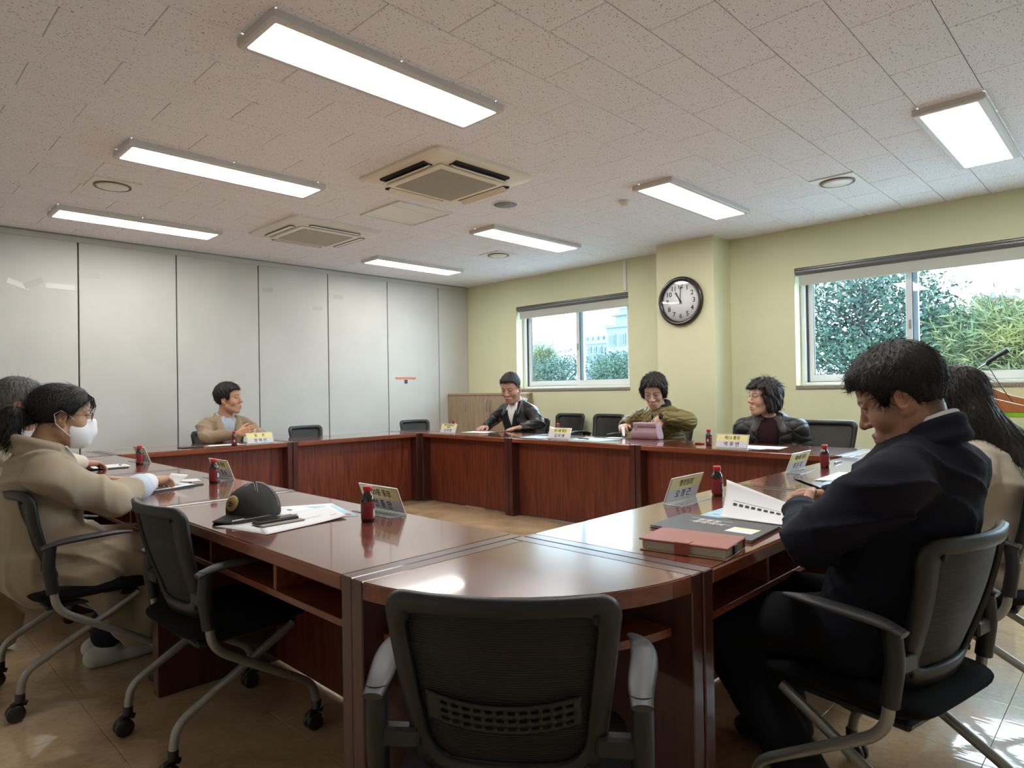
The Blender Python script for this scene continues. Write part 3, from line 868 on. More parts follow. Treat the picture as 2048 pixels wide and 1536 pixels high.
class SDF:
    def __init__(s): s.ops = []; s.R = np.eye(3, dtype=F32); s.c = np.zeros(3, dtype=F32); s.s = 1.0
    def frame(s, R=None, c=(0, 0, 0), sc=1.0):
        s.R = np.eye(3, dtype=F32) if R is None else np.array(R, dtype=F32); s.c = V3(c); s.s = sc
        return s
    def W(s, p): return s.R @ (V3(p) * s.s) + s.c
    def cone(s, a, b, ra, rb, k=.02, mode='u', sq=None):
        """round cone a->b; sq=(axis, factor) flattens along axis"""
        a, b = s.W(a), s.W(b); ra *= s.s; rb *= s.s; k = k * s.s
        n = None
        if sq is not None: n = s.R @ V3(sq[0]); n = n / np.linalg.norm(n); q = sq[1]
        lo = np.minimum(a - ra, b - rb); hi = np.maximum(a + ra, b + rb)
        def f(P):
            if n is not None: P = P + ((P - a) @ n)[..., None] * n * (q - 1)
            b2 = b if n is None else b + ((b - a) @ n) * n * (q - 1)
            ab = b2 - a; pa = P - a
            t = np.clip((pa @ ab) / max(float(ab @ ab), 1e-9), 0, 1)
            d = np.sqrt(np.maximum(((pa - t[..., None] * ab) ** 2).sum(-1), 1e-12))
            return d - (ra + (rb - ra) * t)
        s.ops.append((f, lo, hi, k, mode)); return s
    def chain(s, pts, rs, k=.02, sq=None):
        for i in range(len(pts) - 1): s.cone(pts[i], pts[i+1], rs[i], rs[i+1], k, sq=sq)
        return s
    def ell(s, c, r, k=.02, mode='u', R=None):
        c = s.W(c); r = V3(r) * s.s; k = k * s.s
        Q = s.R if R is None else s.R @ np.array(R, dtype=F32)
        e = np.abs(Q) @ r
        def f(P):
            q = (P - c) @ Q
            k0 = np.sqrt(((q / r) ** 2).sum(-1)); k1 = np.sqrt(((q / (r * r)) ** 2).sum(-1))
            return k0 * (k0 - 1) / np.maximum(k1, 1e-6)
        s.ops.append((f, c - e, c + e, k, mode)); return s
    def box(s, c, h, rad=.01, k=.01, mode='u', R=None):
        c = s.W(c); h = V3(h) * s.s; rad *= s.s; k = k * s.s
        Q = s.R if R is None else s.R @ np.array(R, dtype=F32)
        e = np.abs(Q) @ h
        def f(P):
            q = np.abs((P - c) @ Q) - (h - rad)
            return np.sqrt((np.maximum(q, 0) ** 2).sum(-1)) + np.minimum(q.max(-1), 0) - rad
        s.ops.append((f, c - e, c + e, k, mode)); return s
    def fn(s, f, mode='i', k=0.0, lo=None, hi=None):
        """f takes local points of the current frame"""
        R, c, sc = s.R.copy(), s.c.copy(), s.s
        def g(P): return f(((P - c) @ R) / sc) * sc
        if lo is not None: lo, hi = V3(lo), V3(hi)
        s.ops.append((g, lo, hi, k * s.s, mode)); return s
    def mesh(s, h, pad=.012, lo=None, hi=None):
        us = [o for o in s.ops if o[4] == 'u']
        L = np.min([o[1] for o in us], axis=0) - pad if lo is None else V3(lo)
        H = np.max([o[2] for o in us], axis=0) + pad if hi is None else V3(hi)
        n = np.ceil((H - L) / h).astype(int) + 1
        ax = [(L[i] + np.arange(n[i]) * h).astype(F32) for i in range(3)]
        D = np.full(n, 1.0, dtype=F32)
        for f, lo_, hi_, k, mode in s.ops:
            if lo_ is None: sl = [slice(0, n[i]) for i in range(3)]
            else:
                m = pad + k
                sl = [slice(max(0, int((lo_[i] - m - L[i]) / h)), max(0, min(n[i], int((hi_[i] + m - L[i]) / h) + 2))) for i in range(3)]
            if any(q.stop <= q.start for q in sl): continue
            P = np.stack(np.meshgrid(ax[0][sl[0]], ax[1][sl[1]], ax[2][sl[2]], indexing='ij'), -1)
            d = f(P).astype(F32); A = D[sl[0], sl[1], sl[2]]
            if mode == 'u':
                if k > 0:
                    t = np.clip(.5 + .5 * (A - d) / k, 0, 1)
                    r = A * (1 - t) + d * t - k * t * (1 - t)
                else: r = np.minimum(A, d)
            elif mode == 's':
                d = -d
                if k > 0:
                    t = np.clip(.5 - .5 * (A - d) / k, 0, 1)
                    r = A * (1 - t) + d * t + k * t * (1 - t)
                else: r = np.maximum(A, d)
            elif mode == 'i':
                if k > 0:
                    t = np.clip(.5 - .5 * (A - d) / k, 0, 1)
                    r = A * (1 - t) + d * t + k * t * (1 - t)
                else: r = np.maximum(A, d)
            else: r = A + d          # 'd' displace
            D[sl[0], sl[1], sl[2]] = r
        return surface_nets(D, L, h)

def surface_nets(D, L, h):
    I = D < 0
    nx, ny, nz = D.shape
    C = np.zeros((nx-1, ny-1, nz-1), dtype=np.int8)
    for dx in (0, 1):
        for dy in (0, 1):
            for dz in (0, 1):
                C += I[dx:nx-1+dx, dy:ny-1+dy, dz:nz-1+dz]
    act = (C > 0) & (C < 8)
    idx = np.argwhere(act)
    if len(idx) == 0: return np.zeros((0, 3)), np.zeros((0, 4), int)
    num = -np.ones(act.shape, dtype=np.int64); num[act] = np.arange(len(idx))
    S = np.zeros((len(idx), 3)); cnt = np.zeros(len(idx))
    corners = [(0,0,0),(1,0,0),(0,1,0),(1,1,0),(0,0,1),(1,0,1),(0,1,1),(1,1,1)]
    val = {c: D[idx[:,0]+c[0], idx[:,1]+c[1], idx[:,2]+c[2]] for c in corners}
    for a in corners:
        for ax in range(3):
            if a[ax] == 1: continue
            b = list(a); b[ax] = 1; b = tuple(b)
            va, vb = val[a], val[b]
            m = (va < 0) != (vb < 0)
            t = np.where(m, va / np.where(m, va - vb, 1), 0)
            p = np.tile(np.array(a, float), (len(idx), 1)); p[:, ax] += t
            S[m] += p[m]; cnt[m] += 1
    V = (idx + S / cnt[:, None]) * h + L
    F = []
    for ax in range(3):
        a, b = (ax + 1) % 3, (ax + 2) % 3
        s0 = [slice(None)]*3; s1 = [slice(None)]*3
        s0[ax] = slice(0, -1); s1[ax] = slice(1, None)
        I0, I1 = I[tuple(s0)], I[tuple(s1)]
        e = np.argwhere(I0 != I1)
        ok = (e[:, a] > 0) & (e[:, b] > 0) & (e[:, a] < D.shape[a]-1) & (e[:, b] < D.shape[b]-1)
        e = e[ok]
        def q(da, db):
            t = e.copy(); t[:, a] += da; t[:, b] += db
            return num[t[:, 0], t[:, 1], t[:, 2]]
        quad = np.stack([q(-1, -1), q(0, -1), q(0, 0), q(-1, 0)], 1)
        inside_first = I0[e[:, 0], e[:, 1], e[:, 2]]
        quad[~inside_first] = quad[~inside_first][:, ::-1]
        F.append(quad)
    return V, np.concatenate(F)

def np_mesh(name, parts):
    """parts = [(V, F, colours or None)] joined into one smooth mesh"""
    V = []; F = []; Cs = []; n = 0; has = any(p[2] is not None for p in parts)
    for v, f, c in parts:
        V.append(v); F.append(f + n); n += len(v)
        if has: Cs.append(c if c is not None else np.ones((len(v), 3)) * .5)
    V = np.concatenate(V); F = np.concatenate(F)
    me = bpy.data.meshes.new(name)
    me.vertices.add(len(V)); me.vertices.foreach_set('co', V.astype(F32).ravel())
    me.loops.add(F.size); me.loops.foreach_set('vertex_index', F.astype(np.int32).ravel())
    me.polygons.add(len(F))
    me.polygons.foreach_set('loop_start', np.arange(0, F.size, 4, dtype=np.int32))
    me.polygons.foreach_set('loop_total', np.full(len(F), 4, dtype=np.int32))
    me.update(calc_edges=True)
    me.polygons.foreach_set('use_smooth', np.ones(len(F), bool))
    if has:
        Cc = np.concatenate(Cs); at = me.color_attributes.new('Col', 'FLOAT_COLOR', 'POINT')
        at.data.foreach_set('color', np.concatenate([Cc, np.ones((len(Cc), 1))], 1).astype(F32).ravel())
    me.validate()
    return me

def folds(P, amp, fr, seed=0.0):
    """creased cloth: a few warped ridges of different directions"""
    x, y, z = P[..., 0], P[..., 1], P[..., 2]
    w1 = np.sin(x*fr*.30 + seed*2) + np.sin(z*fr*.37 + y*fr*.2 + seed)
    w2 = np.sin(y*fr*.33 + seed) + np.sin(x*fr*.29 - z*fr*.24 + seed*3)
    a = 1 - np.abs(np.sin(z*fr*.50 + x*fr*.30 + 1.3*w1 + seed))
    b = 1 - np.abs(np.sin((x - y)*fr*.42 + z*fr*.25 + 1.5*w2 + seed*1.7))
    m = .5 + .5*np.sin(x*fr*.21 + y*fr*.17 + seed*5)*np.sin(z*fr*.19 + seed)
    return -amp * (1.5*a*a*m + 1.2*b*b*(1 - m) - .55)

def strand_mesh(V, F, n, length, flow, seed=0, lift=.15, width=.0011, curl=0.0):
    """thin tapering ribbons lying on a hair surface; flow(points, normals) gives the combing direction"""
    rng = np.random.default_rng(seed)
    a, b, c = V[F[:, 0]], V[F[:, 1]], V[F[:, 2]]
    N = np.cross(b - a, c - a); ar = np.linalg.norm(N, axis=1); N = N / np.maximum(ar, 1e-12)[:, None]
    pick = rng.choice(len(F), n, p=ar/ar.sum())
    P = (V[F[pick, 0]] + V[F[pick, 2]])/2 + rng.normal(0, .001, (n, 3)); Nn = N[pick]
    d = flow(P, Nn) + rng.normal(0, .28, (n, 3)); d -= Nn*(d*Nn).sum(1)[:, None]
    d /= np.maximum(np.linalg.norm(d, axis=1), 1e-9)[:, None]
    w = np.cross(d, Nn); L = length*rng.uniform(.5, 1.3, n)[:, None]; lf = lift*rng.uniform(-.3, 1.6, n)[:, None]
    cv = rng.normal(0, .25, n)[:, None]
    Vs = []; Fs = []
    base = P - Nn*.0015
    K = 4
    rows = []
    for k in range(K + 1):
        t = k / K
        ctr = base + d*L*t + Nn*L*lf*(t - .55*t*t*2*(1-curl)) + w*L*cv*t*t
        hw = width*(1 - t)**.7 if k < K else 0.00005
        rows.append((ctr - w*hw, ctr + w*hw))
    for r in rows: Vs += [r[0], r[1]]
    VV = np.concatenate(Vs)
    idx = np.arange(n)
    for k in range(K):
        o = 2*k*n
        Fs.append(np.stack([o + idx, o + n + idx, o + 3*n + idx, o + 2*n + idx], 1))
    return VV, np.concatenate(Fs)

def skin_mat(name):
    m, nt, b = new_mat(name)
    N = nodes_chain(nt); L = nt.links.new
    a = N('ShaderNodeVertexColor'); a.layer_name = 'Col'
    L(a.outputs['Color'], b.inputs['Base Color'])
    b.inputs['Roughness'].default_value = .5
    b.inputs['Subsurface Weight'].default_value = .12
    b.inputs['Subsurface Radius'].default_value = (.012, .005, .003)
    tc = N('ShaderNodeTexCoord'); n = N('ShaderNodeTexNoise'); n.inputs['Scale'].default_value = 260
    L(tc.outputs['Object'], n.inputs['Vector'])
    bp = N('ShaderNodeBump'); bp.inputs['Strength'].default_value = .12; bp.inputs['Distance'].default_value = .002
    L(n.outputs['Fac'], bp.inputs['Height']); L(bp.outputs['Normal'], b.inputs['Normal'])
    return m
M['skin'] = skin_mat('skin')

def hair_mat(name, dark, light, mixn=.5):
    m, nt, b = new_mat(name)
    N = nodes_chain(nt); L = nt.links.new
    tc = N('ShaderNodeTexCoord'); mp = N('ShaderNodeMapping'); mp.inputs['Scale'].default_value = (220, 60, 30)
    L(tc.outputs['Object'], mp.inputs['Vector'])
    n = N('ShaderNodeTexNoise'); n.inputs['Scale'].default_value = 1; n.inputs['Detail'].default_value = 4; n.inputs['Distortion'].default_value = .5
    L(mp.outputs['Vector'], n.inputs['Vector'])
    r = N('ShaderNodeValToRGB'); r.color_ramp.elements[0].position = mixn - .18; r.color_ramp.elements[1].position = mixn + .22
    r.color_ramp.elements[0].color = (*dark, 1); r.color_ramp.elements[1].color = (*light, 1)
    L(n.outputs['Fac'], r.inputs['Fac']); L(r.outputs['Color'], b.inputs['Base Color'])
    b.inputs['Roughness'].default_value = .55
    b.inputs['Specular IOR Level'].default_value = .35
    bp = N('ShaderNodeBump'); bp.inputs['Strength'].default_value = .7; bp.inputs['Distance'].default_value = .004
    L(n.outputs['Fac'], bp.inputs['Height']); L(bp.outputs['Normal'], b.inputs['Normal'])
    return m
M['hair_black'] = hair_mat('black_hair', (.003, .0028, .003), (.014, .012, .012))
M['hair_brown'] = hair_mat('dark_brown_hair', (.006, .004, .004), (.028, .02, .017))
M['hair_grey'] = hair_mat('greying_hair', (.02, .02, .02), (.17, .165, .16), .46)

def Rz(a): c, s = math.cos(a), math.sin(a); return np.array([[c, -s, 0], [s, c, 0], [0, 0, 1]])
def Rx(a): c, s = math.cos(a), math.sin(a); return np.array([[1, 0, 0], [0, c, -s], [0, s, c]])
def Ry(a): c, s = math.cos(a), math.sin(a); return np.array([[c, 0, s], [0, 1, 0], [-s, 0, c]])

# ---------------------------------------------------------------- head
def head_sdf(S, female=False, full=1.0, age=0.0):
    """head in the current frame: origin between the ears, +y face, +z crown; about 0.245 tall"""
    w = (.96 if female else 1.0) * full
    S.ell((0, -.012, .045), (.076, .095, .080), .0)
    S.ell((0, .036, .045), (.062*w, .052, .058), .03)
    S.ell((0, .034, -.018), (.063*w, .056, .072), .03)
    for x in (-1, 1):
        S.ell((x*.040*w, .052, -.024), (.027, .030, .032), .02)
        S.cone((x*.054*w, -.004, -.052), (x*.022*w, .058, -.096), .022, .02, .02)
    S.ell((0, .026, -.078), (.045*w, .045, .034), .03)
    S.ell((0, .068, -.101), (.024, .021, .019), .02)
    S.ell((0, .077, -.068), (.032, .021, .024), .015)
    for x in (-1, 1):
        S.ell((x*.032, .101, .014), (.017, .016, .012), .014, 's')
        S.ell((x*.0315, .0775, .0125), (.0155, .0125, .0115), .003)
        S.cone((x*.014, .087, .034), (x*.050, .073, .031), .0085, .006, .012)
        S.ell((x*.0315, .080, .0215), (.019, .012, .0055), .005)
    S.cone((0, .086, .022), (0, .107, -.020), .0085, .0125, .010)
    S.ell((0, .108, -.024), (.0125, .012, .0105), .008)
    for x in (-1, 1): S.ell((x*.0135, .097, -.028), (.0085, .010, .008), .007)
    for x in (-1, 1): S.ell((x*.007, .104, -.0365), (.0042, .0055, .004), .004, 's')
    S.cone((-.021, .086, -.062), (0, .098, -.0575), .004, .006, .006); S.cone((.021, .086, -.062), (0, .098, -.0575), .004, .006, .006)
    S.cone((-.017, .087, -.071), (0, .096, -.0725), .005, .0075, .007); S.cone((.017, .087, -.071), (0, .096, -.0725), .005, .0075, .007)
    S.cone((-.022, .099, -.0655), (.022, .099, -.0655), .0016, .0016, .003, 's')
    for x in (-1, 1):
        Re = Rz(-x*.32) @ Ry(x*.08) @ Rx(-.15)
        S.ell((x*.079*w, -.012, -.004), (.0085, .021, .033), .006, R=Re)
        S.ell((x*.087*w, -.006, .003), (.006, .012, .019), .004, 's', R=Re)
        S.ell((x*.0785*w, -.002, -.004), (.005, .006, .010), .004, R=Re)
        S.ell((x*.077*w, .0, -.031), (.0075, .010, .010), .006)
    return S

def head_colors(V, R, c, sc, tone, brow=(.03, .022, .018), lips=None, fade=None, makeup=0.0, squint=1.0):
    p = ((V - c) @ R) / sc
    x, y, z = np.abs(p[:, 0]), p[:, 1], p[:, 2]
    C = np.tile(np.array(tone, float), (len(V), 1))
    def mixin(mask, col, a=1.0):
        m = (mask * a)[:, None]; C[:] = C * (1 - m) + np.array(col) * m
    g = lambda d, w: np.exp(-(d / w) ** 2)
    red = np.array([tone[0]*1.02, tone[1]*.74, tone[2]*.68])
    mixin(g(np.hypot(x-.042, z+.03), .022) * (y > .03), red, .45)
    mixin(g(np.hypot(x, z+.022), .014) * (y > .09), red, .45)
    mixin(g(x-.082, .012) * (y < .03) * (np.abs(z) < .045), red, .45)
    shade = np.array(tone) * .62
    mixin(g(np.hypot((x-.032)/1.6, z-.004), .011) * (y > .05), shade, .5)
    mixin((g(z - .036 + .10*(x-.03)**2/.03, .0042) * (x > .012) * (x < .054) * (y > .045)).clip(0, 1), brow, .85)
    lipc = lips or (tone[0]*.8, tone[1]*.50, tone[2]*.48)
    mixin((g((z+.0655)/(1.15-np.minimum(x/.026, 1.1)), .011) * (x < .024) * (y > .082)).clip(0, 1), lipc, .75)
    mixin(g(z+.0655, .0018) * (x < .024) * (y > .08), (.06, .02, .02), .7)
    e = np.hypot((x-.0315)/.0150, (z-.0125)/(.0062*squint))
    mixin((e < 1) * (y > .07) * 1.0, (.50, .47, .44), .9)
    mixin((np.hypot(x-.031, z-.0125) < .0062) * (e < 1.05) * (y > .07) * 1.0, (.012, .008, .006), 1)
    mixin(g(np.abs(e-1.05), .20) * (z > .011) * (y > .07), (.02, .014, .012), .85)
    mixin(g(np.hypot(x-.007, z+.038), .0045) * (y > .085), (.05, .02, .018), .8)
    if fade is not None:
        mixin(fade(p).clip(0, 1), (.03, .026, .024), 1.0)
    return C

# ---------------------------------------------------------------- hands
def hand_sdf(S, wrist, d, n, right=True, curl=.3, spread=.06, thumb=.6, sc=1.0, curls=None, fore=None):
    """wrist point, finger direction d, palm normal n (pointing out of the palm)"""
    d = V3(d); d = d/np.linalg.norm(d); n = V3(n); n = n - d*(n@d); n = n/np.linalg.norm(n)
    t = np.cross(d, n) * (1 if right else -1)
    wv = V3(wrist)
    def P(a, b, c): return wv + (d*a + t*b + n*c) * sc
    offs = (.030, .010, -.011, -.030); lens = (.072, .080, .073, .056); kn = (.088, .092, .087, .078)
    if fore is not None: S.cone(fore, P(0, 0, 0), .030*sc, .024*sc, .02, sq=(n, 1.25))
    for i in range(4):
        S.cone(P(.005, offs[i]*.55, 0), P(kn[i], offs[i], -.002), .0165*sc, .0118*sc, .014)
    S.cone(P(.02, .016, .006), P(.05, .026, .008), .016*sc, .014*sc, .012)
    S.cone(P(.02, -.018, .006), P(.06, -.022, .006), .015*sc, .012*sc, .012)
    for i in range(4):
        a = math.radians(0); cu = curls[i] if curls else curl
        sp = spread * (1.5 - i)
        p = P(kn[i], offs[i], -.002)
        base = d*math.cos(sp) + t*math.sin(sp)
        r = .0102 if i < 3 else .0088
        ang = 0
        for j, frac in enumerate((.46, .30, .24)):
            ang += cu * (.75, 1.15, .8)[j]
            v = base*math.cos(ang) + n*math.sin(ang)
            q = p + v * lens[i] * frac * sc
            S.cone(p, q, r*sc, r*.90*sc, .0035)
            p = q; r *= .90
    b0 = P(.018, .022, .006); b1 = P(.052, .022+.030*thumb+.008, .010+.012*(1-thumb)); 
    b2 = b1 + (d*.030 + t*.014*thumb + n*.010)*sc; b3 = b2 + (d*.026 + t*.001*thumb + n*.006)*sc
    S.cone(b0, b1, .0165*sc, .0130*sc, .012); S.cone(b1, b2, .0118*sc, .0108*sc, .004); S.cone(b2, b3, .0108*sc, .0088*sc, .003)
    return S

def ik(S, W, L1, L2, pole):
    S, W, pole = np.array(S, float), np.array(W, float), np.array(pole, float)
    v = W - S; D = np.linalg.norm(v)
    D2 = min(D, (L1 + L2)*.995); u = v / D
    a = (L1*L1 - L2*L2 + D2*D2) / (2*D2); h = math.sqrt(max(L1*L1 - a*a, 0))
    pp = pole - u*(pole@u); pp /= np.linalg.norm(pp)
    return S + u*a + pp*h
# ================================================================ people
def unit(v): v = np.array(v, float); return v / np.linalg.norm(v)

class Person:
    def __init__(p, base, face, head, head_face, pitch=0, roll=0, s=1.0, hs=1.0, tone=(.50, .29, .19), female=False,
                 label='', seat=.475, sw=1.0, bulk=1.0, neck=None, full=1.0):
        p.base = np.array([base[0], base[1], 0.0]); p.s = s; p.hs = hs * s
        a = math.radians(face); p.f = np.array([math.cos(a), math.sin(a), 0]); p.r = np.array([math.sin(a), -math.cos(a), 0]); p.up = np.array([0, 0, 1.0])
        p.RB = np.stack([p.r, p.f, p.up], 1)
        p.RH = Rz(math.radians(head_face) - PI/2) @ Rx(math.radians(pitch)) @ Ry(math.radians(roll))
        p.hc = np.array(head, float); p.tone = tone; p.female = female; p.sw = sw; p.bulk = bulk; p.full = full
        p.pel = p.base + p.up*(seat + .06*s)
        # neck base below and behind the head
        nb = p.hc + p.RH @ np.array([0, -.025, -.10])*p.hs
        nb = nb - p.f*.045*s - p.up*.055*s
        p.N = np.array(neck, float) if neck is not None else nb
        p.root = thing('person', label, 'person', tuple(p.base), 0, None)
        p.skin = []; p.SJ = {}
        for k, x in (('R', 1), ('L', -1)):
            p.SJ[k] = p.loc(x*.185*sw*s, -.005, -.075*s)
    def loc(p, a, b, c, o=None):            # body frame about the neck base
        return (p.N if o is None else o) + p.r*a + p.f*b + p.up*c
    def spine(p, t): return p.pel + (p.N - p.pel)*t
    def sdf(p): return SDF()
    def torso(p, S, g=0.0, hips=True, sq=1.32):
        s, b = p.s, p.bulk
        ax = p.f
        P = [p.spine(0), p.spine(.30), p.spine(.66), p.N - p.up*.105*s]
        R = [(.170*b)*s+g, (.156*b)*s+g, (.166*b)*s+g, .138*s+g]
        for i in range(3): S.cone(P[i], P[i+1], R[i], R[i+1], .018, sq=(ax, sq))
        w = .150*p.sw*s
        S.cone(p.loc(-w, -.005, -.072*s), p.loc(w, -.005, -.072*s), .054*s+g, .054*s+g, .03)
        for x in (-1, 1):
            S.cone(p.loc(0, -.018, .0), p.loc(x*.15*p.sw*s, -.01, -.058*s), .042*s+g, .050*s+g, .018)
        return S
    def arm(p, S, side, elbow, wrist, g=0.0, r=(.062, .054, .040), k=.016):
        s = p.s
        S.cone(p.SJ[side], elbow, r[0]*s+g, r[1]*s+g, k); S.cone(elbow, wrist, r[1]*s+g, r[2]*s+g, k)
        return S
    def elbow(p, side, wrist, pole=None, L1=.285, L2=.25):
        x = 1 if side == 'R' else -1
        if pole is None: pole = p.r*x*.6 - p.up*1.0 - p.f*.2
        return ik(p.SJ[side], wrist, L1*p.s, L2*p.s, pole)
    def add_head(p, h=.0036, fade=None, lips=None, squint=1.0, brow=(.03, .022, .018)):
        S = SDF().frame(p.RH, p.hc, p.hs)
        head_sdf(S, p.female, p.full)
        S.frame()
        ntop = p.hc + p.RH @ np.array([0, -.022, -.035])*p.hs
        nr = (.050 if p.female else .058)*p.s
        S.cone(ntop, p.N + p.up*.01, nr, nr*1.06, .025)
        S.cone(p.N + p.up*.0, p.N - p.up*.08*p.s, nr*1.1, nr*1.5, .03)
        V, F = S.mesh(h)
        C = head_colors(V, p.RH, p.hc, p.hs, p.tone, fade=fade, lips=lips, squint=squint, brow=brow)
        p.skin.append((V, F, C))
    def add_hand(p, side, wrist, d, n, curl=.3, h=.0034, fore=None, **kw):
        S = SDF()
        hand_sdf(S, wrist, d, n, side == 'R', curl, sc=p.s*.98, fore=fore, **kw)
        V, F = S.mesh(h)
        p.skin.append((V, F, np.tile(np.array(p.tone)*np.array([1.05, 1.0, .97]), (len(V), 1))))
    def add_core(p, knees, ankles):
        S = SDF()
        p.torso(S, -.03)
        for k, a, x in zip(knees, ankles, (1, -1)):
            S.cone(p.pel + p.r*x*.09*p.s, k, .065*p.s, .045*p.s, .02); S.cone(k, a, .045*p.s, .034*p.s, .02)
        V, F = S.mesh(.016)
        p.skin.append((V, F, np.tile(np.array(p.tone), (len(V), 1))))
    def finish_body(p):
        loc = p.base
        parts = [(V - loc, F, C) for V, F, C in p.skin]
        return link_mesh('body', np_mesh('body', parts), M['skin'], p.root)
    def part(p, name, S, h, m, label=None, parent=None, lo=None, hi=None):
        V, F = S.mesh(h, lo=lo, hi=hi)
        if len(F) == 0: return None
        o = link_mesh(name, np_mesh(name, [(V - p.base, F, None)]), m, parent or p.root)
        if label: o['label'] = label
        return o
    def hair(p, S, h, m, n=1600, length=.03, down=.0, crown=(0, -.03, .13), name='hair', lift=.15, width=.0011, fwd=0.0, seed=1):
        V, F = S.mesh(h)
        c0 = p.hc + p.RH @ (np.array(crown)*p.hs); fv = p.RH[:, 1]
        def flow(P, N):
            d = P - c0; d /= np.maximum(np.linalg.norm(d, axis=1), 1e-6)[:, None]
            d = d*(1 - down) + np.array([0, 0, -1.0])*down
            up = np.clip((P - p.hc) @ p.RH[:, 2]/.12, 0, 1)[:, None]
            return d + fv*fwd*up
        parts = [(V - p.base, F, None)]
        if n:
            sv, sf = strand_mesh(V, F, n, length*p.hs, flow, seed, lift, width)
            parts.append((sv - p.base, sf, None))
        return link_mesh(name, np_mesh(name, parts), m, p.root)
    def legs(p, knees, ankles, m, g=0.0, r=(.088, .070, .056), h=.009, seedamp=.004, name='trousers'):
        S = SDF()
        s = p.s
        S.cone(p.pel - p.r*.06, p.pel + p.r*.06, .10*s, .10*s, .03, sq=(p.up, 1.1))
        for k, a, x in zip(knees, ankles, (1, -1)):
            S.cone(p.pel + p.r*x*.085*s, k, r[0]*s+g, r[1]*s+g, .03); S.cone(k, a, r[1]*s+g, r[2]*s+g, .02)
        S.fn(lambda P: folds(P, seedamp, 38, 1.3), 'd')
        return p.part(name, S, h, m)
    def shoes(p, ankles, d, m, sole=None):
        for a, x in zip(ankles, (1, -1)):
            S = SDF(); s = p.s
            g = np.array([a[0], a[1], 0.0]); d_ = unit(d)
            S.cone(g - d_*.05*s + p.up*.042, g + d_*.10*s + p.up*.036, .042*s, .034*s, .03)
            S.cone(g + d_*.10*s + p.up*.036, g + d_*.165*s + p.up*.032, .036*s, .030*s, .02)
            S.cone(g + p.up*.05, g + p.up*.10, .042*s, .038*s, .03)
            S.frame().fn(lambda P: -P[..., 2] + .002, 'i')
            p.part('shoe', S, .007, m)

def zcut(ys, zs):
    def f(p): return np.interp(p[..., 1], ys, zs) - p[..., 2]
    return f

def hair_cap(S, grow=.012, top=0.0, back=0.0, w=1.0):
    S.ell((0, -.013, .047 + top*.5), ((.076 + grow)*w, .095 + grow + back, .080 + grow + top), 0)
    S.ell((0, .030, .062 + top*.5), ((.062 + grow*.8)*w, .050 + grow*.7, .048 + grow + top*.6), .03)
    return S

def strands(amp, fx, fz, seed=0):
    def f(p):
        x, y, z = p[..., 0], p[..., 1], p[..., 2]
        th = np.arctan2(x, -y)
        return amp*(np.sin(th*fx + 3*np.sin(z*fz + seed)) + .7*np.sin(th*fx*2.3 + z*fz*2 + seed*2) + .6*np.sin(x*190 + y*150 + seed))
    return f

def collar_ring(p, S, r0=.072, h=.05, th=.011, lean=.02, open_front=.5, o=(0, 0, 0), k=.010, n=34):
    """standing / folded collar around the neck, open at the front"""
    s = p.s
    a0 = open_front
    prev = None
    for i in range(n + 1):
        a = PI/2 + a0 + (2*PI - 2*a0)*i/n
        c, sn = math.cos(a), math.sin(a)
        base = p.loc((r0*c)*s + o[0], (r0*sn*.95)*s - .01 + o[1], (-.012 - .028*sn)*s + o[2])
        top = base + p.up*h*s + (p.r*c + p.f*sn)*(-lean)*s
        if prev is not None:
            S.cone(prev[0], base, th*s, th*s, k); S.cone(prev[1], top, th*.8*s, th*.8*s, k)
            S.cone((prev[0]+base)/2, (prev[1]+top)/2, th*s, th*.8*s, k)
        prev = (base, top)
    return S

def glasses(p, m, w=.034, z=.012, y=.096, rx=.025, rz=.017, lens=None, rim=.0013):
    mb = MB()
    def H(q): v = p.hc + p.RH @ (np.array(q)*p.hs) - p.base; return tuple(v)
    for x in (-1, 1):
        mb.tube([H((x*w + rx*math.cos(t), y - .10*abs(rx*math.cos(t)*x + 0)*0 - .012*(max(0, x*(x*w + rx*math.cos(t))) / .06)**2, z + rz*math.sin(t))) for t in np.linspace(0, 2*PI, 24, endpoint=False)], rim*p.hs, 6, closed=True)
        mb.tube([H((x*(w+rx), y-.012, z+.004)), H((x*.078, y-.03, z+.006)), H((x*.085, 0, z+.002)), H((x*.084, -.022, z-.018))], rim*p.hs, 6)
    mb.tube([H((-.010, y, z+.004)), H((0, y+.003, z+.007)), H((.010, y, z+.004))], rim*p.hs, 6)
    o = mb.build('eyeglasses', m, p.root)
    if lens:
        for x in (-1, 1):
            lm = MB(); n = 20
            pts = [H((x*w + rx*.97*math.cos(t), y-.002 - .012*(max(0, x*(x*w + rx*math.cos(t)))/.06)**2, z + rz*.97*math.sin(t))) for t in np.linspace(0, 2*PI, n, endpoint=False)]
            lm.add(pts, [tuple(range(n))]); lm.build('lens', lens, o)
    return o

def seated(p, kn=.43, spread=.10, kz=.50, ank=.06, foot=.40):
    kR = p.base + p.f*kn*p.s + p.r*spread*p.s + p.up*kz; kL = p.base + p.f*kn*p.s - p.r*spread*p.s + p.up*kz
    aR = p.base + p.f*foot*p.s + p.r*(spread)*p.s + p.up*.085; aL = p.base + p.f*foot*p.s - p.r*(spread)*p.s + p.up*.085
    return [kR, kL], [aR, aL]

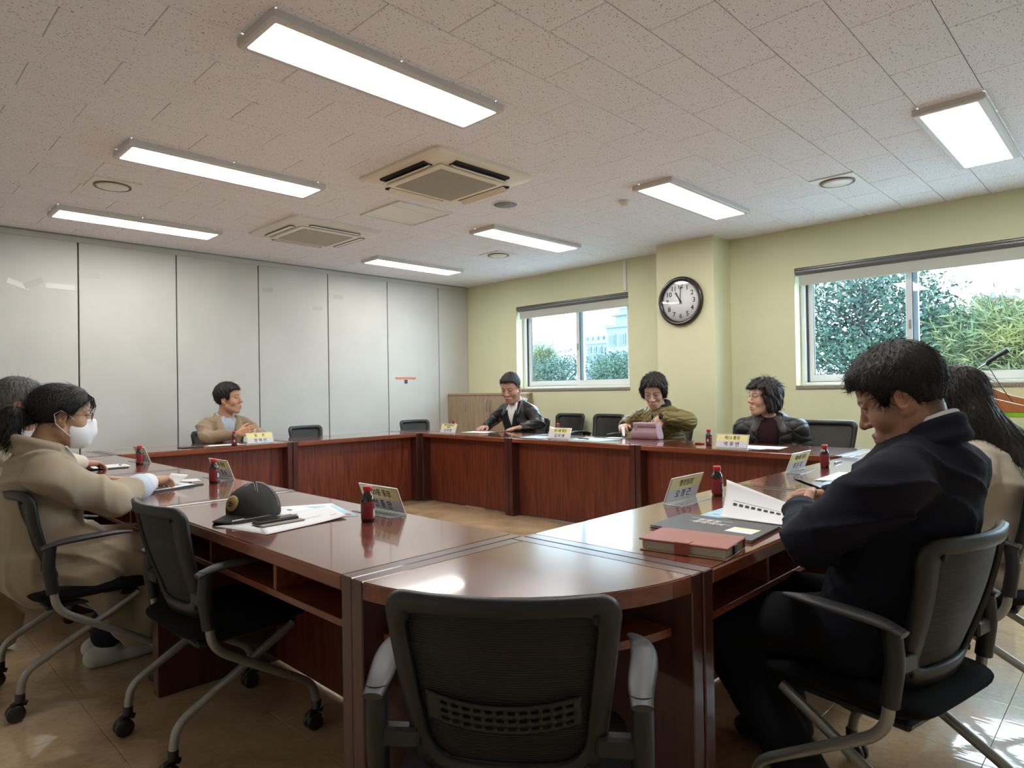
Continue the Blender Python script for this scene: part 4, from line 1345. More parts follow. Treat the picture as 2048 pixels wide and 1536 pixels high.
def wedge(p, zb, zt, wt, wb=0.0, o=(0, 0, 0), cx=0.0):
    """V-shaped opening on the chest: from height zb (narrow) to zt (wide), in the body frame"""
    N, RB, s = p.N.copy(), p.RB.copy(), p.s
    def f(P):
        q = ((P - N) @ RB) / s
        x, y, z = q[..., 0] - cx, q[..., 1], q[..., 2]
        hw = wb + (wt - wb)*np.clip((z - zb)/(zt - zb), 0, 1.3)
        return np.maximum(np.maximum(np.abs(x) - hw, zb - z), .015 - y) * s
    return f

fabric('navy_wool', (.0075, .0085, .017), sheen=0.0, bump=(420, .35), vary=(5, .15))
fabric('black_trousers', (.006, .006, .008), sheen=0.0)
fabric('tan_blazer', (.30, .215, .135), bump=(380, .3), vary=(7, .08))
fabric('blue_stripe_shirt', (.40, .45, .53))
fabric('trench_beige', (.33, .265, .185), bump=(300, .06), vary=(4, .06))
fabric('cream_cloth', (.56, .49, .385), bump=(260, .2), vary=(4, .05))
fabric('white_shirt', (.68, .68, .68), vary=(5, .03))
fabric('denim', (.012, .014, .03), sheen=0.0)
fabric('maroon_knit', (.035, .012, .017), sheen=0.0, bump=(300, .6))
fabric('grey_scarf', (.11, .095, .10), bump=(200, .5))
fabric('charcoal_knit', (.02, .021, .023), sheen=0.0, bump=(300, .5))
fabric('grey_green_shirt', (.33, .33, .27))
fabric('pale_blue_lining', (.50, .56, .63))
M['leather_jacket'] = mat('black_leather', (.016, .017, .018), .33, bump=(130, .25), vary=(20, .25))
M['leather_shoe'] = mat('black_shoe', (.01, .01, .01), .3)
M['white_sneaker'] = mat('white_sneaker', (.55, .54, .50), .55, bump=(120, .2))
M['mask_white'] = mat('white_face_mask', (.78, .79, .82), .7, sheen=.2)
M['glasses_metal'] = mat('brown_glasses_rim', (.14, .075, .05), .3, metal=.7)
M['lens'] = mat_glass(); M['lens'].name = 'spectacle_lens'
M['lens'].node_tree.nodes['Transparent BSDF'].inputs['Color'].default_value = (.97, .97, .97, 1)
def quilt(name, col, scale, depth, diag=True, rough=.55):
    m, nt, b = new_mat(name)
    N = nodes_chain(nt); L = nt.links.new
    tc = N('ShaderNodeTexCoord'); prev = None
    for k in (1, -1):
        mp = N('ShaderNodeMapping'); mp.inputs['Rotation'].default_value = (0, 0, 0)
        L(tc.outputs['Object'], mp.inputs['Vector'])
        # waves across the (y+-z) diagonal of the body
        w = N('ShaderNodeTexWave', bands_direction='DIAGONAL'); w.inputs['Scale'].default_value = scale; w.inputs['Distortion'].default_value = .6
        mp.inputs['Scale'].default_value = (.4, 1, k*1.0)
        L(mp.outputs['Vector'], w.inputs['Vector'])
        pw = N('ShaderNodeMath', operation='POWER'); pw.inputs[1].default_value = .35; L(w.outputs['Fac'], pw.inputs[0])
        if prev is None: prev = pw
        else:
            mn = N('ShaderNodeMath', operation='MINIMUM'); L(prev.outputs[0], mn.inputs[0]); L(pw.outputs[0], mn.inputs[1]); prev = mn
    bp = N('ShaderNodeBump'); bp.inputs['Strength'].default_value = depth; bp.inputs['Distance'].default_value = .012
    L(prev.outputs[0], bp.inputs['Height']); L(bp.outputs['Normal'], b.inputs['Normal'])
    b.inputs['Base Color'].default_value = (*col, 1); b.inputs['Roughness'].default_value = rough
    b.inputs['Sheen Weight'].default_value = .05
    M[name] = m
quilt('olive_quilt', (.16, .115, .022), 9.5, .8)
quilt('black_quilt', (.012, .0135, .014), 4.5, .7, rough=.45)

# ---------------------------------------------------------------- man in navy jacket (right foreground)
def navy_man():
    p = Person((1.99, .545), 82, (1.925, .465, 1.155), 98, pitch=-24, roll=0, s=1.05, hs=.95, tone=(.40, .215, .135),
               label='man in navy jacket bending over papers, holding a pen, right foreground', neck=(1.935, .42, 1.045), bulk=1.0)
    wL = np.array([2.035, .765, .822]); wR = np.array([2.315, .775, .822])
    eL = np.array([1.765, .640, .80]); eR = p.elbow('R', wR, pole=p.r*.8 - p.up*.8)
    # short hair with a faded nape
    fade = lambda q: .75*np.clip((q[:, 2] + .085)/.05, 0, 1)*(q[:, 1] < -.045)*np.clip((-.03 - q[:, 1])/.03, 0, 1)
    p.add_head(.0032, fade=fade)
    p.add_hand('L', wL, unit((.75, .45, -.12)), unit((.45, -.75, -.35)), curl=.75, thumb=.9, fore=tuple(eL + (wL-eL)*.75), h=.003)
    p.add_hand('R', wR, unit((-.30, .85, -.05)), unit((-.75, -.25, -.75)), curl=.62, thumb=.5, fore=tuple(eR + (wR-eR)*.75), h=.003)
    kn = [p.base + p.f*.45 + p.r*.12 + p.up*.50, p.base + p.f*.42 - p.r*.16 + p.up*.485]
    an = [p.base + p.f*.34 + p.r*.12 + p.up*.09, p.base + p.f*.12 - p.r*.16 + p.up*.10]
    p.add_core(kn, an); p.finish_body()
    H = SDF().frame(p.RH, p.hc, p.hs)
    hair_cap(H, .014, top=.012, back=.004)
    H.ell((0, .062, .098), (.058, .034, .026), .02)
    H.cone((-.03, .080, .092), (.035, .080, .092), .014, .014, .015)
    H.fn(zcut([-.12, -.07, -.035, -.012, .004, .022, .036, .05, .09, .12], [-.058, -.056, -.030, .026, .034, .004, -.010, .050, .074, .070]), 'i', .008)
    H.fn(strands(.0010, 26, 40, 1.0), 'd')
    p.hair(H, .0036, M['hair_black'], n=5200, length=.028, fwd=.25, lift=.2)
    S = SDF(); p.torso(S, .014, sq=1.30)
    S.cone(p.spine(.85) - p.f*.03, p.spine(.55) - p.f*.03, .115, .12, .03)
    S.cone(p.pel + p.up*.03, p.pel - p.up*.05 + p.f*.03, .188, .195, .03, sq=(p.f, 1.3))
    S.cone(p.pel - p.r*.11 + p.up*.02, p.pel - p.r*.13 + p.f*.15 - p.up*.03, .085, .07, .03)
    S.cone(p.pel + p.r*.11 + p.up*.02, p.pel + p.r*.12 + p.f*.15 - p.up*.03, .085, .07, .03)
    p.arm(S, 'L', eL, wL - unit(wL-eL)*.012, .008, r=(.072, .062, .043)); p.arm(S, 'R', eR, wR - unit(wR-eR)*.012, .008, r=(.072, .062, .043))
    S.fn(lambda P: folds(P, .012, 44, .4), 'd')
    p.part('jacket', S, .0075, M['navy_wool'])
    Cl = SDF(); collar_ring(p, Cl, .076, .040, .011, .012, .75, o=(0, -.004, .012))
    p.part('jacket_collar', Cl, .005, M['navy_wool'])
    Sh = SDF(); collar_ring(p, Sh, .066, .046, .006, .010, .45, o=(0, -.002, .018))
    p.part('shirt_collar', Sh, .004, M['white_shirt'])
    p.legs(kn, an, M['black_trousers'], .01)
    p.shoes(an, p.f, M['leather_shoe'])
    return p, wL, wR
NAVY = navy_man()

# ---------------------------------------------------------------- masked woman in a trench coat (left foreground)
def masked_woman():
    p = Person((.575, 3.27), -2, (.648, 3.27, 1.118), -4, pitch=-7, s=1.03, hs=.99, tone=(.46, .27, .165), female=True,
               label='woman with ponytail, white face mask and beige trench coat', neck=(.580, 3.28, .975), sw=.98, bulk=.98)
    wR = np.array([1.02, 3.375, .80]); wL = np.array([.90, 3.66, .79])
    eR = np.array([.80, 3.135, .765]); eL = p.elbow('L', wL)
    p.add_head(.0034)
    p.add_hand('R', wR, unit((.75, .62, -.12)), unit((.2, -.35, -.9)), curl=.55, thumb=.5, fore=tuple(eR + (wR-eR)*.7), h=.003)
    p.add_hand('L', wL, unit((.8, -.05, -.15)), unit((.1, -.5, -.85)), curl=.8, thumb=.6, fore=tuple(eL + (wL-eL)*.7))
    kn, an = seated(p, .43, .09, .51, foot=.33)
    an = [np.array([.835, 3.385, .085]), np.array([.86, 3.53, .085])]
    p.add_core(kn, an); p.finish_body()
    H = SDF().frame(p.RH, p.hc, p.hs)
    hair_cap(H, .012, back=.004)
    H.fn(zcut([-.13, -.09, -.05, -.028, -.01, .012, .03, .055, .085, .12], [-.05, -.06, -.055, -.03, .032, .02, .012, .05, .078, .085]), 'i', .006)
    H.ell((0, -.112, -.012), (.026, .03, .03), .02)
    H.fn(strands(.0007, 40, 30, .5), 'd')
    hair = p.hair(H, .0036, M['hair_black'], n=3000, length=.05, crown=(0, .06, .12), lift=.04)
    T = SDF().frame(p.RH, p.hc, p.hs)
    T.chain([(0, -.115, -.006), (.004, -.160, -.010), (.010, -.182, -.045), (.008, -.176, -.085), (.0, -.160, -.118)], [.024, .038, .034, .023, .007], .02)
    T.chain([(.012, -.15, -.03), (.02, -.155, -.09), (.02, -.125, -.125)], [.028, .02, .006], .015)
    T.fn(strands(.0024, 30, 60, .9), 'd')
    p.hair(T, .004, M['hair_black'], n=1500, length=.06, down=.7, name='ponytail', lift=.1)
    tie = MB(); tie.tube([tuple(p.hc + p.RH @ (np.array((.022*math.cos(t), -.128, -.014 + .022*math.sin(t)))*p.hs) - p.base) for t in np.linspace(0, 2*PI, 16, endpoint=False)], .007, 8, closed=True)
    tie.build('hair_tie', mat('silver_hair_tie', (.5, .5, .5), .4), p.root)
    # wispy fringe
    fr = MB(); rnd = random.Random(4)
    for i in range(26):
        x = rnd.uniform(-.05, .055); z1 = rnd.uniform(.0, .05)
        P = [(x*.7, .07, .105), (x*.9, .098, .088), (x*1.05, .104 + rnd.uniform(-.003, .006), .055), (x*1.15, .098 + rnd.uniform(-.004, .008), z1)]
        fr.tube([tuple(p.hc + p.RH @ (np.array(q)*p.hs) - p.base) for q in P], [.0014, .0013, .001, .0004], 4)
    fr.build('fringe', M['hair_brown'], p.root)
    # mask : shell over nose, mouth and chin
    K = SDF().frame(p.RH, p.hc, p.hs)
    K.ell((0, .040, -.055), (.069, .074, .070), 0)
    K.cone((0, .095, -.012), (0, .085, -.09), .026, .03, .03)
    K.cone((0, .10, -.02), (0, .11, -.05), .016, .018, .03)
    K.fn(lambda q: (.022 - q[..., 1]) + .25*np.abs(q[..., 2] + .05), 'i', .004)
    K.fn(lambda q: q[..., 2] - .004 + .32*np.abs(q[..., 0]), 'i', .004)
    mk = p.part('face_mask', K, .0034, M['mask_white'])
    def Hh(q): return tuple(p.hc + p.RH @ (np.array(q)*p.hs) - p.base)
    for x in (-1, 1):
        st = MB().tube([Hh((x*.062, .045, -.012)), Hh((x*.076, .012, .012)), Hh((x*.090, -.015, .026)), Hh((x*.088, -.036, .01)), Hh((x*.085, -.026, -.028)), Hh((x*.068, .03, -.075))], .0018, 6)
        st.build('mask_strap', M['mask_white'], mk)
    glasses(p, M['glasses_metal'], y=.108, z=.010, lens=M['lens'])
    # coat
    S = SDF(); p.torso(S, .016, sq=1.25)
    p.arm(S, 'R', eR, wR - unit(wR-eR)*.125, .010, r=(.072, .062, .046)); p.arm(S, 'L', eL, wL - unit(wL-eL)*.04, .010, r=(.072, .060, .046))
    hip = p.pel
    S.cone(hip + p.up*.02, hip + p.f*.12 + p.up*.0, .165, .145, .03)
    # skirt of the coat falling over the thighs to the shins
    S.chain([hip + p.r*.10 + p.f*.05, hip + p.r*.165 + p.f*.15 - p.up*.08, hip + p.r*.15 + p.f*.24 - p.up*.22, hip + p.r*.125 + p.f*.31 - p.up*.355], [.105, .085, .068, .058], .03, sq=(p.r, 1.5))
    S.chain([hip + p.r*.10 + p.f*.15, hip + p.r*.12 + p.f*.34 - p.up*.02, hip + p.r*.12 + p.f*.35 - p.up*.33], [.10, .085, .06], .03)
    S.chain([hip - p.r*.10 + p.f*.1, hip - p.r*.12 + p.f*.36 - p.up*.0, hip - p.r*.12 + p.f*.37 - p.up*.22], [.10, .08, .06], .03)
    S.fn(lambda P: folds(P, .014, 36, 2.1), 'd')
    p.part('trench_coat', S, .0085, M['trench_beige'])
    C = SDF(); collar_ring(p, C, .080, .046, .012, -.010, .55, o=(0, -.005, .006), k=.016)
    for x in (-1, 1):
        C.cone(p.loc(x*.065, .055, -.02), p.loc(x*.095, .085, -.12), .026, .034, .02, sq=(p.f, 2.6))
        C.cone(p.loc(x*.075, .09, -.14), p.loc(x*.03, .12, -.27), .028, .012, .02, sq=(p.f, 2.4))
    p.part('coat_collar', C, .0055, M['trench_beige'])
    W_ = SDF(); collar_ring(p, W_, .066, .045, .006, .006, .5, o=(0, 0, .004))
    W_.cone(p.loc(0, .05, -.06), p.loc(0, .085, -.22), .05, .045, .02, sq=(p.f, 1.8))
    p.part('white_blouse', W_, .005, M['white_shirt'])
    dR = unit(wR-eR)
    Cf = SDF(); Cf.cone(wR - dR*.085, wR - dR*.035, .049, .046, .004); Cf.cone(wR - dR*.0, wR + dR*.08, .040, .044, .003, 's')
    p.part('white_cuff', Cf, .004, M['white_shirt'])
    Cg = SDF(); Cg.cone(wR - dR*.135, wR - dR*.105, .060, .060, .004)
    p.part('turned_back_cuff', Cg, .004, M['pale_blue_lining'])
    p.legs(kn, [a + p.up*.05 for a in an], M['denim'], .004, r=(.075, .065, .06))
    p.shoes(an, p.f, M['white_sneaker'])
    return p
WOMAN = masked_woman()

# ---------------------------------------------------------------- grey-haired man (far left)
def grey_man():
    p = Person((.575, 4.42), 0, (.672, 4.385, 1.158), -6, pitch=-10, s=1.04, hs=1.0, tone=(.46, .25, .17),
               label='grey-haired man in cream jacket at the left edge', neck=(.60, 4.41, 1.01))
    wR = np.array([1.03, 4.66, .80]); wL = np.array([.95, 4.85, .80]); eR = p.elbow('R', wR); eL = p.elbow('L', wL)
    p.add_head(.004)
    p.add_hand('R', wR, unit((.85, .30, -.15)), unit((.1, -.1, -1)), curl=.4, fore=tuple(eR + (wR-eR)*.7), h=.004)
    p.add_hand('L', wL, unit((.9, .0, -.15)), unit((.1, .1, -1)), curl=.4, fore=tuple(eL + (wL-eL)*.7), h=.004)
    kn, an = seated(p); p.add_core(kn, an); p.finish_body()
    H = SDF().frame(p.RH, p.hc, p.hs); hair_cap(H, .015, top=.008)
    H.fn(zcut([-.12, -.07, -.04, -.014, .004, .022, .034, .05, .09, .12], [-.062, -.066, -.045, .020, .030, .005, .0, .06, .09, .09]), 'i', .008)
    H.fn(strands(.001, 24, 45, 2.0), 'd'); p.hair(H, .004, M['hair_grey'], n=3000, length=.04)
    glasses(p, M['glasses_metal'], lens=M['lens'])
    S = SDF(); p.torso(S, .014, sq=1.22); p.arm(S, 'R', eR, wR - unit(wR-eR)*.03, .008, r=(.07, .06, .042)); p.arm(S, 'L', eL, wL - unit(wL-eL)*.03, .008, r=(.07, .06, .042))
    S.cone(p.pel, p.pel - p.up*.08, .20, .20, .05, sq=(p.f, 1.2))
    S.fn(lambda P: folds(P, .010, 28, .9), 'd'); p.part('jacket', S, .009, M['cream_cloth'])
    C = SDF(); collar_ring(p, C, .076, .042, .010, .004, .6, o=(0, -.004, .006)); p.part('jacket_collar', C, .005, M['grey_green_shirt'])
    p.legs(kn, an, M['black_trousers']); p.shoes(an, p.f, M['leather_shoe'])
grey_man()

# ---------------------------------------------------------------- man in tan blazer
def tan_man():
    p = Person((2.635, 6.60), -90, (2.645, 6.44, 1.150), -46, pitch=4, s=1.06, hs=1.07, tone=(.50, .275, .165),
               label='man in tan blazer with clasped hands, looking to the right', neck=(2.635, 6.495, .975), sw=1.02)
    c = np.array([2.715, 6.165, .845])
    wR = c + np.array([-.085, .015, -.015]); wL = c + np.array([.085, .02, -.02])
    eR = np.array([2.405, 6.36, .80]); eL = np.array([2.905, 6.36, .80])
    p.add_head(.0042, squint=.55)
    p.add_hand('R', wR, unit((.80, -.45, .28)), unit((.45, .65, .0)), curl=.62, thumb=.7, fore=tuple(eR + (wR-eR)*.7), h=.0042)
    p.add_hand('L', wL, unit((-.80, -.40, .22)), unit((-.45, .65, -.1)), curl=.62, thumb=.7, fore=tuple(eL + (wL-eL)*.7), h=.0042)
    kn, an = seated(p); p.add_core(kn, an); p.finish_body()
    H = SDF().frame(p.RH, p.hc, p.hs); hair_cap(H, .016, top=.010)
    H.ell((.02, .07, .085), (.055, .028, .026), .02)
    H.fn(zcut([-.12, -.07, -.045, -.02, .006, .022, .040, .05, .08, .12], [-.060, -.066, -.05, .010, .020, -.006, -.002, .060, .084, .078]), 'i', .006)
    H.fn(strands(.0018, 16, 45, 3.0), 'd'); p.hair(H, .0042, M['hair_black'])
    Sh = SDF(); p.torso(Sh, .002); collar_ring(p, Sh, .068, .042, .008, .0, .35, o=(0, 0, .0))
    for x in (-1, 1): Sh.cone(p.loc(x*.045, .068, .0), p.loc(x*.075, .095, -.07), .02, .012, .012, sq=(p.f, 2))
    p.part('shirt', Sh, .007, M['blue_stripe_shirt'])
    S = SDF(); p.torso(S, .016, sq=1.28); p.arm(S, 'R', eR, wR - unit(wR-eR)*.02, .004, r=(.066, .058, .042)); p.arm(S, 'L', eL, wL - unit(wL-eL)*.02, .004, r=(.066, .058, .042))
    S.fn(wedge(p, -.34, .03, .098), 's', .01)
    S.fn(lambda P: folds(P, .010, 30, 1.9), 'd')
    for x in (-1, 1):
        S.cone(p.loc(x*.085, .055, .0), p.loc(x*.088, .125, -.13), .026, .044, .008, sq=(p.f, 3))
        S.cone(p.loc(x*.086, .130, -.15), p.loc(x*.03, .155, -.34), .036, .010, .008, sq=(p.f, 3))
    collar_ring(p, S, .082, .034, .012, .0, .8, o=(0, -.012, -.008))
    p.part('blazer', S, .0075, M['tan_blazer'])
    p.legs(kn, an, M['black_trousers']); p.shoes(an, p.f, M['leather_shoe'])
tan_man()

# ---------------------------------------------------------------- man in black leather jacket
def leather_man():
    p = Person((5.53, 5.25), 184, (5.345, 5.235, 1.215), 198, pitch=-20, s=1.12, hs=1.13, tone=(.47, .26, .195), full=1.06,
               label='man in black leather jacket reading a document, hands flat on the table', neck=(5.44, 5.235, 1.035))
    wR = np.array([5.20, 5.50, .785]); wL = np.array([5.30, 5.03, .79]); eR = np.array([5.42, 5.585, .86]); eL = np.array([5.47, 4.93, .83])
    fade = lambda q: .92*np.clip((q[:, 2] - .0)/.07, 0, 1)*np.clip((.050 - q[:, 1])/.015, 0, 1)
    p.add_head(.0042, squint=.5, fade=fade)
    p.add_hand('R', wR, unit((-.9, -.22, -.10)), unit((0, 0, -1)), curl=.14, spread=.12, fore=tuple(eR + (wR-eR)*.7), h=.0042)
    p.add_hand('L', wL, unit((-.85, .30, -.12)), unit((0, 0, -1)), curl=.12, spread=.13, fore=tuple(eL + (wL-eL)*.7), h=.0042)
    kn, an = seated(p); p.add_core(kn, an); p.finish_body()
    H = SDF().frame(p.RH, p.hc, p.hs); hair_cap(H, .008, top=.012)
    H.ell((.0, .06, .098), (.060, .036, .024), .02)
    H.fn(zcut([-.12, -.07, -.04, -.014, .004, .022, .036, .05, .085, .12], [-.04, -.03, .0, .034, .040, .034, .040, .070, .090, .086]), 'i', .006)
    H.fn(strands(.0012, 24, 45, 4.0), 'd'); p.hair(H, .0042, M['hair_black'])
    Sh = SDF(); p.torso(Sh, -.004); collar_ring(p, Sh, .069, .044, .008, -.006, .35)
    for x in (-1, 1): Sh.cone(p.loc(x*.040, .066, .01), p.loc(x*.075, .100, -.06), .022, .012, .012, sq=(p.f, 2))
    p.part('white_shirt', Sh, .007, M['white_shirt'])
    K = SDF(); p.torso(K, .008); K.fn(wedge(p, -.22, .02, .075), 's', .008); p.part('knit_vest', K, .008, M['charcoal_knit'])
    S = SDF(); p.torso(S, .019, sq=1.25); p.arm(S, 'R', eR, wR - unit(wR-eR)*.02, .006, r=(.070, .060, .044)); p.arm(S, 'L', eL, wL - unit(wL-eL)*.02, .006, r=(.070, .060, .044))
    S.fn(wedge(p, -.60, .03, .105, .05, cx=.01), 's', .008)
    S.fn(lambda P: folds(P, .010, 34, .2), 'd')
    for x in (-1, 1):
        S.cone(p.loc(x*.088, .05, .015), p.loc(x*.105, .125, -.11), .030, .028, .01, sq=(p.f, 2.6))
    collar_ring(p, S, .084, .040, .012, .0, .75, o=(0, -.01, .0))
    p.part('leather_jacket', S, .0075, M['leather_jacket'])
    def wp(q): return tuple(np.array(q) - p.base)
    d = unit(wL-eL)
    o = MB().tube([wp(wL - d*.012 + .036*(math.cos(t)*unit(np.cross(d, (0,0,1))) + math.sin(t)*np.array((0,0,1)))) for t in np.linspace(0, 2*PI, 20, endpoint=False)], .006, 6, closed=True)
    o.build('wristwatch', mat('gold_watch', (.45, .33, .14), .3, metal=.9), p.root)
    p.legs(kn, an, M['black_trousers']); p.shoes(an, p.f, M['leather_shoe'])
leather_man()

# ---------------------------------------------------------------- woman in olive quilted jacket
def olive_woman():
    p = Person((5.56, 3.36), 184, (5.335, 3.345, 1.162), 199, pitch=-26, s=1.08, hs=1.10, tone=(.53, .32, .235), female=True,
               label='woman in olive quilted jacket reaching into a mauve purse', neck=(5.425, 3.345, .995), bulk=1.08)
    wR = np.array([5.25, 3.64, .845]); wL = np.array([5.205, 3.185, .935]); eR = np.array([5.44, 3.69, .86]); eL = np.array([5.43, 3.06, .885])
    p.add_head(.0042, squint=.6)
    p.add_hand('R', wR, unit((-.75, -.45, -.10)), unit((.1, -.2, -.9)), curl=.55, thumb=.8, fore=tuple(eR + (wR-eR)*.7), h=.0042)
    p.add_hand('L', wL, unit((-.35, .42, -.85)), unit((.7, .35, -.3)), curl=.35, thumb=.6, fore=tuple(eL + (wL-eL)*.7), h=.0042)
    kn, an = seated(p); p.add_core(kn, an); p.finish_body()
    H = SDF().frame(p.RH, p.hc, p.hs); hair_cap(H, .022, top=.004, back=.008, w=1.02)
    for x in (-1, 1): H.cone((x*.082, .025, .03), (x*.080, .02, -.035), .026, .018, .025)
    H.ell((0, -.07, -.02), (.085, .05, .06), .03)
    H.fn(zcut([-.14, -.07, -.02, .0, .02, .042, .058, .085, .12], [-.085, -.08, -.075, -.06, -.045, -.03, .05, .088, .092]), 'i', .008)
    H.frame(p.RH, p.hc, p.hs).fn(lambda q: np.maximum(np.maximum(np.abs(q[..., 0]) - .056 + .35*np.maximum(q[..., 2] - .03, 0), .050 - q[..., 1]), q[..., 2] - .088), 's', .008)
    H.fn(strands(.0035, 13, 34, 5.0), 'd'); p.hair(H, .0045, M['hair_brown'], n=2200, length=.03, lift=.2)
    K = SDF(); collar_ring(p, K, .078, .058, .016, .006, .25, o=(0, -.004, -.002), k=.012)
    K.cone(p.loc(-.03, -.07, .02), p.loc(.03, -.07, .02), .05, .05, .03); p.part('black_hood', K, .0055, M['charcoal_knit'])
    S = SDF(); p.torso(S, .020, sq=1.2); p.arm(S, 'R', eR, wR - unit(wR-eR)*.04, .012, r=(.072, .066, .048)); p.arm(S, 'L', eL, wL - unit(wL-eL)*.035, .012, r=(.072, .070, .048))
    S.cone(p.pel, p.pel - p.up*.06, .20, .20, .05, sq=(p.f, 1.2))
    S.fn(lambda P: folds(P, .009, 30, .6), 'd'); p.part('quilted_jacket', S, .008, M['olive_quilt'])
    Z = MB(); pts = [tuple(p.spine(t) + p.f*(.172 - .02*(1-t)) - p.base) for t in (.62, .72, .82, .9)]
    Z.tube(pts, .008, 6); Z.build('zip', M['dark'], p.root)
    for w_, e_ in ((wR, eR), (wL, eL)):
        d = unit(w_-e_); C = SDF(); C.cone(w_ - d*.045, w_ - d*.004, .048, .040, .004); p.part('knit_cuff', C, .005, M['charcoal_knit'])
    p.legs(kn, an, M['black_trousers']); p.shoes(an, p.f, M['leather_shoe'])
    return wR, wL
OLIVE = olive_woman()

# ---------------------------------------------------------------- woman in dark quilted jacket
def dark_woman():
    p = Person((5.50, 2.31), 196, (5.335, 2.305, 1.095), 142, pitch=2, s=1.06, hs=1.08, tone=(.56, .33, .24), female=True,
               label='smiling woman in dark quilted jacket, turned to the left', neck=(5.40, 2.285, .925), bulk=1.06, sw=1.04)
    wR = np.array([5.30, 2.42, .60]); wL = np.array([5.30, 2.20, .60])
    eR = np.array([5.44, 2.53, .70]); eL = np.array([5.50, 2.065, .70])
    p.add_head(.0042, squint=.5, lips=(.38, .10, .10))
    for s_, w_, e_ in (('R', wR, eR), ('L', wL, eL)): p.add_hand(s_, w_, unit(p.f*.8 - p.up*.3), unit((0, 0, -1)), curl=.4, fore=tuple(e_ + (w_-e_)*.7), h=.005)
    kn, an = seated(p); p.add_core(kn, an); p.finish_body()
    H = SDF().frame(p.RH, p.hc, p.hs); hair_cap(H, .024, top=.002, back=.012)
    H.ell((0, -.055, -.03), (.095, .070, .075), .04)
    for x in (-1, 1): H.cone((x*.080, .0, .03), (x*.085, -.005, -.07), .030, .028, .03)
    H.fn(lambda q: np.maximum(np.maximum(np.abs(q[..., 0]) - .080 - .1*np.abs(q[..., 2]), .040 - q[..., 1]), q[..., 2] - .072), 's', .008)
    H.fn(zcut([-.16, -.05, .0, .04, .12], [-.105, -.11, -.105, -.05, -.05]), 'i', .01)
    H.fn(strands(.0045, 10, 32, 6.0), 'd'); p.hair(H, .0045, M['hair_brown'], n=2600, length=.035, lift=.18)
    K = SDF(); p.torso(K, .004); collar_ring(p, K, .070, .03, .010, .0, .3); p.part('maroon_knit', K, .007, M['maroon_knit'])
    S = SDF(); p.torso(S, .026, sq=1.18); p.arm(S, 'R', eR, wR, .014, r=(.074, .068, .05)); p.arm(S, 'L', eL, wL, .014, r=(.074, .068, .05))
    S.fn(wedge(p, -.55, .03, .085, .045), 's', .01)
    S.cone(p.pel, p.pel - p.up*.06, .20, .20, .05, sq=(p.f, 1.2))
    S.fn(lambda P: folds(P, .009, 26, 2.6), 'd'); p.part('quilted_jacket', S, .008, M['black_quilt'])
    C = SDF(); collar_ring(p, C, .088, .045, .014, -.004, .5, o=(0, -.01, -.008))
    for x in (-1, 1): C.cone(p.loc(x*.075, .055, -.005), p.loc(x*.115, .115, -.085), .034, .026, .015, sq=(p.f, 2.4))
    p.part('grey_collar', C, .006, M['grey_scarf'])
    p.legs(kn, an, M['black_trousers']); p.shoes(an, p.f, M['leather_shoe'])
dark_woman()

# ---------------------------------------------------------------- long-haired woman, mostly behind the man in navy
def longhair_woman():
    p = Person((3.06, .47), 90, (3.01, .55, 1.125), 100, pitch=-14, s=1.02, hs=.97, tone=(.50, .29, .19), female=True,
               label='woman with long dark hair and cream jacket, seen from behind', neck=(3.04, .48, .965))
    wR = np.array([3.25, .80, .79]); wL = np.array([2.95, .80, .79]); eR = p.elbow('R', wR); eL = p.elbow('L', wL)
    p.add_head(.0045)
    for s_, w_, e_ in (('R', wR, eR), ('L', wL, eL)): p.add_hand(s_, w_, unit((0, .9, -.1)), unit((0, 0, -1)), curl=.4, fore=tuple(e_ + (w_-e_)*.7), h=.0045)
    kn, an = seated(p); p.add_core(kn, an); p.finish_body()
    H = SDF().frame(p.RH, p.hc, p.hs); hair_cap(H, .016, back=.004)
    for x in (-1, 1): H.cone((x*.068, .0, .03), (x*.060, -.02, -.12), .030, .026, .03)
    H.ell((0, -.06, -.03), (.085, .055, .08), .04)
    H.fn(zcut([-.2, .0, .04, .055, .09, .12], [-.5, -.5, -.1, .03, .078, .085]), 'i', .008)
    H.frame()
    H.chain([p.hc + np.array((.02, -.075, -.06)), p.N + np.array((.05, -.115, -.02)), p.N + np.array((.10, -.165, -.13)), p.N + np.array((.125, -.185, -.22))], [.075, .065, .045, .018], .03, sq=((0, 1, 0), 1.3))
    H.chain([p.hc + np.array((-.02, -.07, -.06)), p.N + np.array((-.02, -.10, -.05)), p.N + np.array((-.02, -.12, -.16))], [.07, .05, .02], .03, sq=((0, 1, 0), 1.3))
    H.frame(p.RH, p.hc, p.hs).fn(strands(.0018, 34, 20, 7.0), 'd'); p.hair(H, .005, M['hair_brown'], n=3500, length=.09, down=.75, lift=.04)
    S = SDF(); p.torso(S, .014, sq=1.2); p.arm(S, 'R', eR, wR, .008, r=(.07, .06, .042)); p.arm(S, 'L', eL, wL, .008, r=(.07, .06, .042))
    S.fn(lambda P: folds(P, .010, 28, 1.1), 'd'); p.part('jacket', S, .009, M['cream_cloth'])
    p.legs(kn, an, M['black_trousers']); p.shoes(an, p.f, M['leather_shoe'])
longhair_woman()
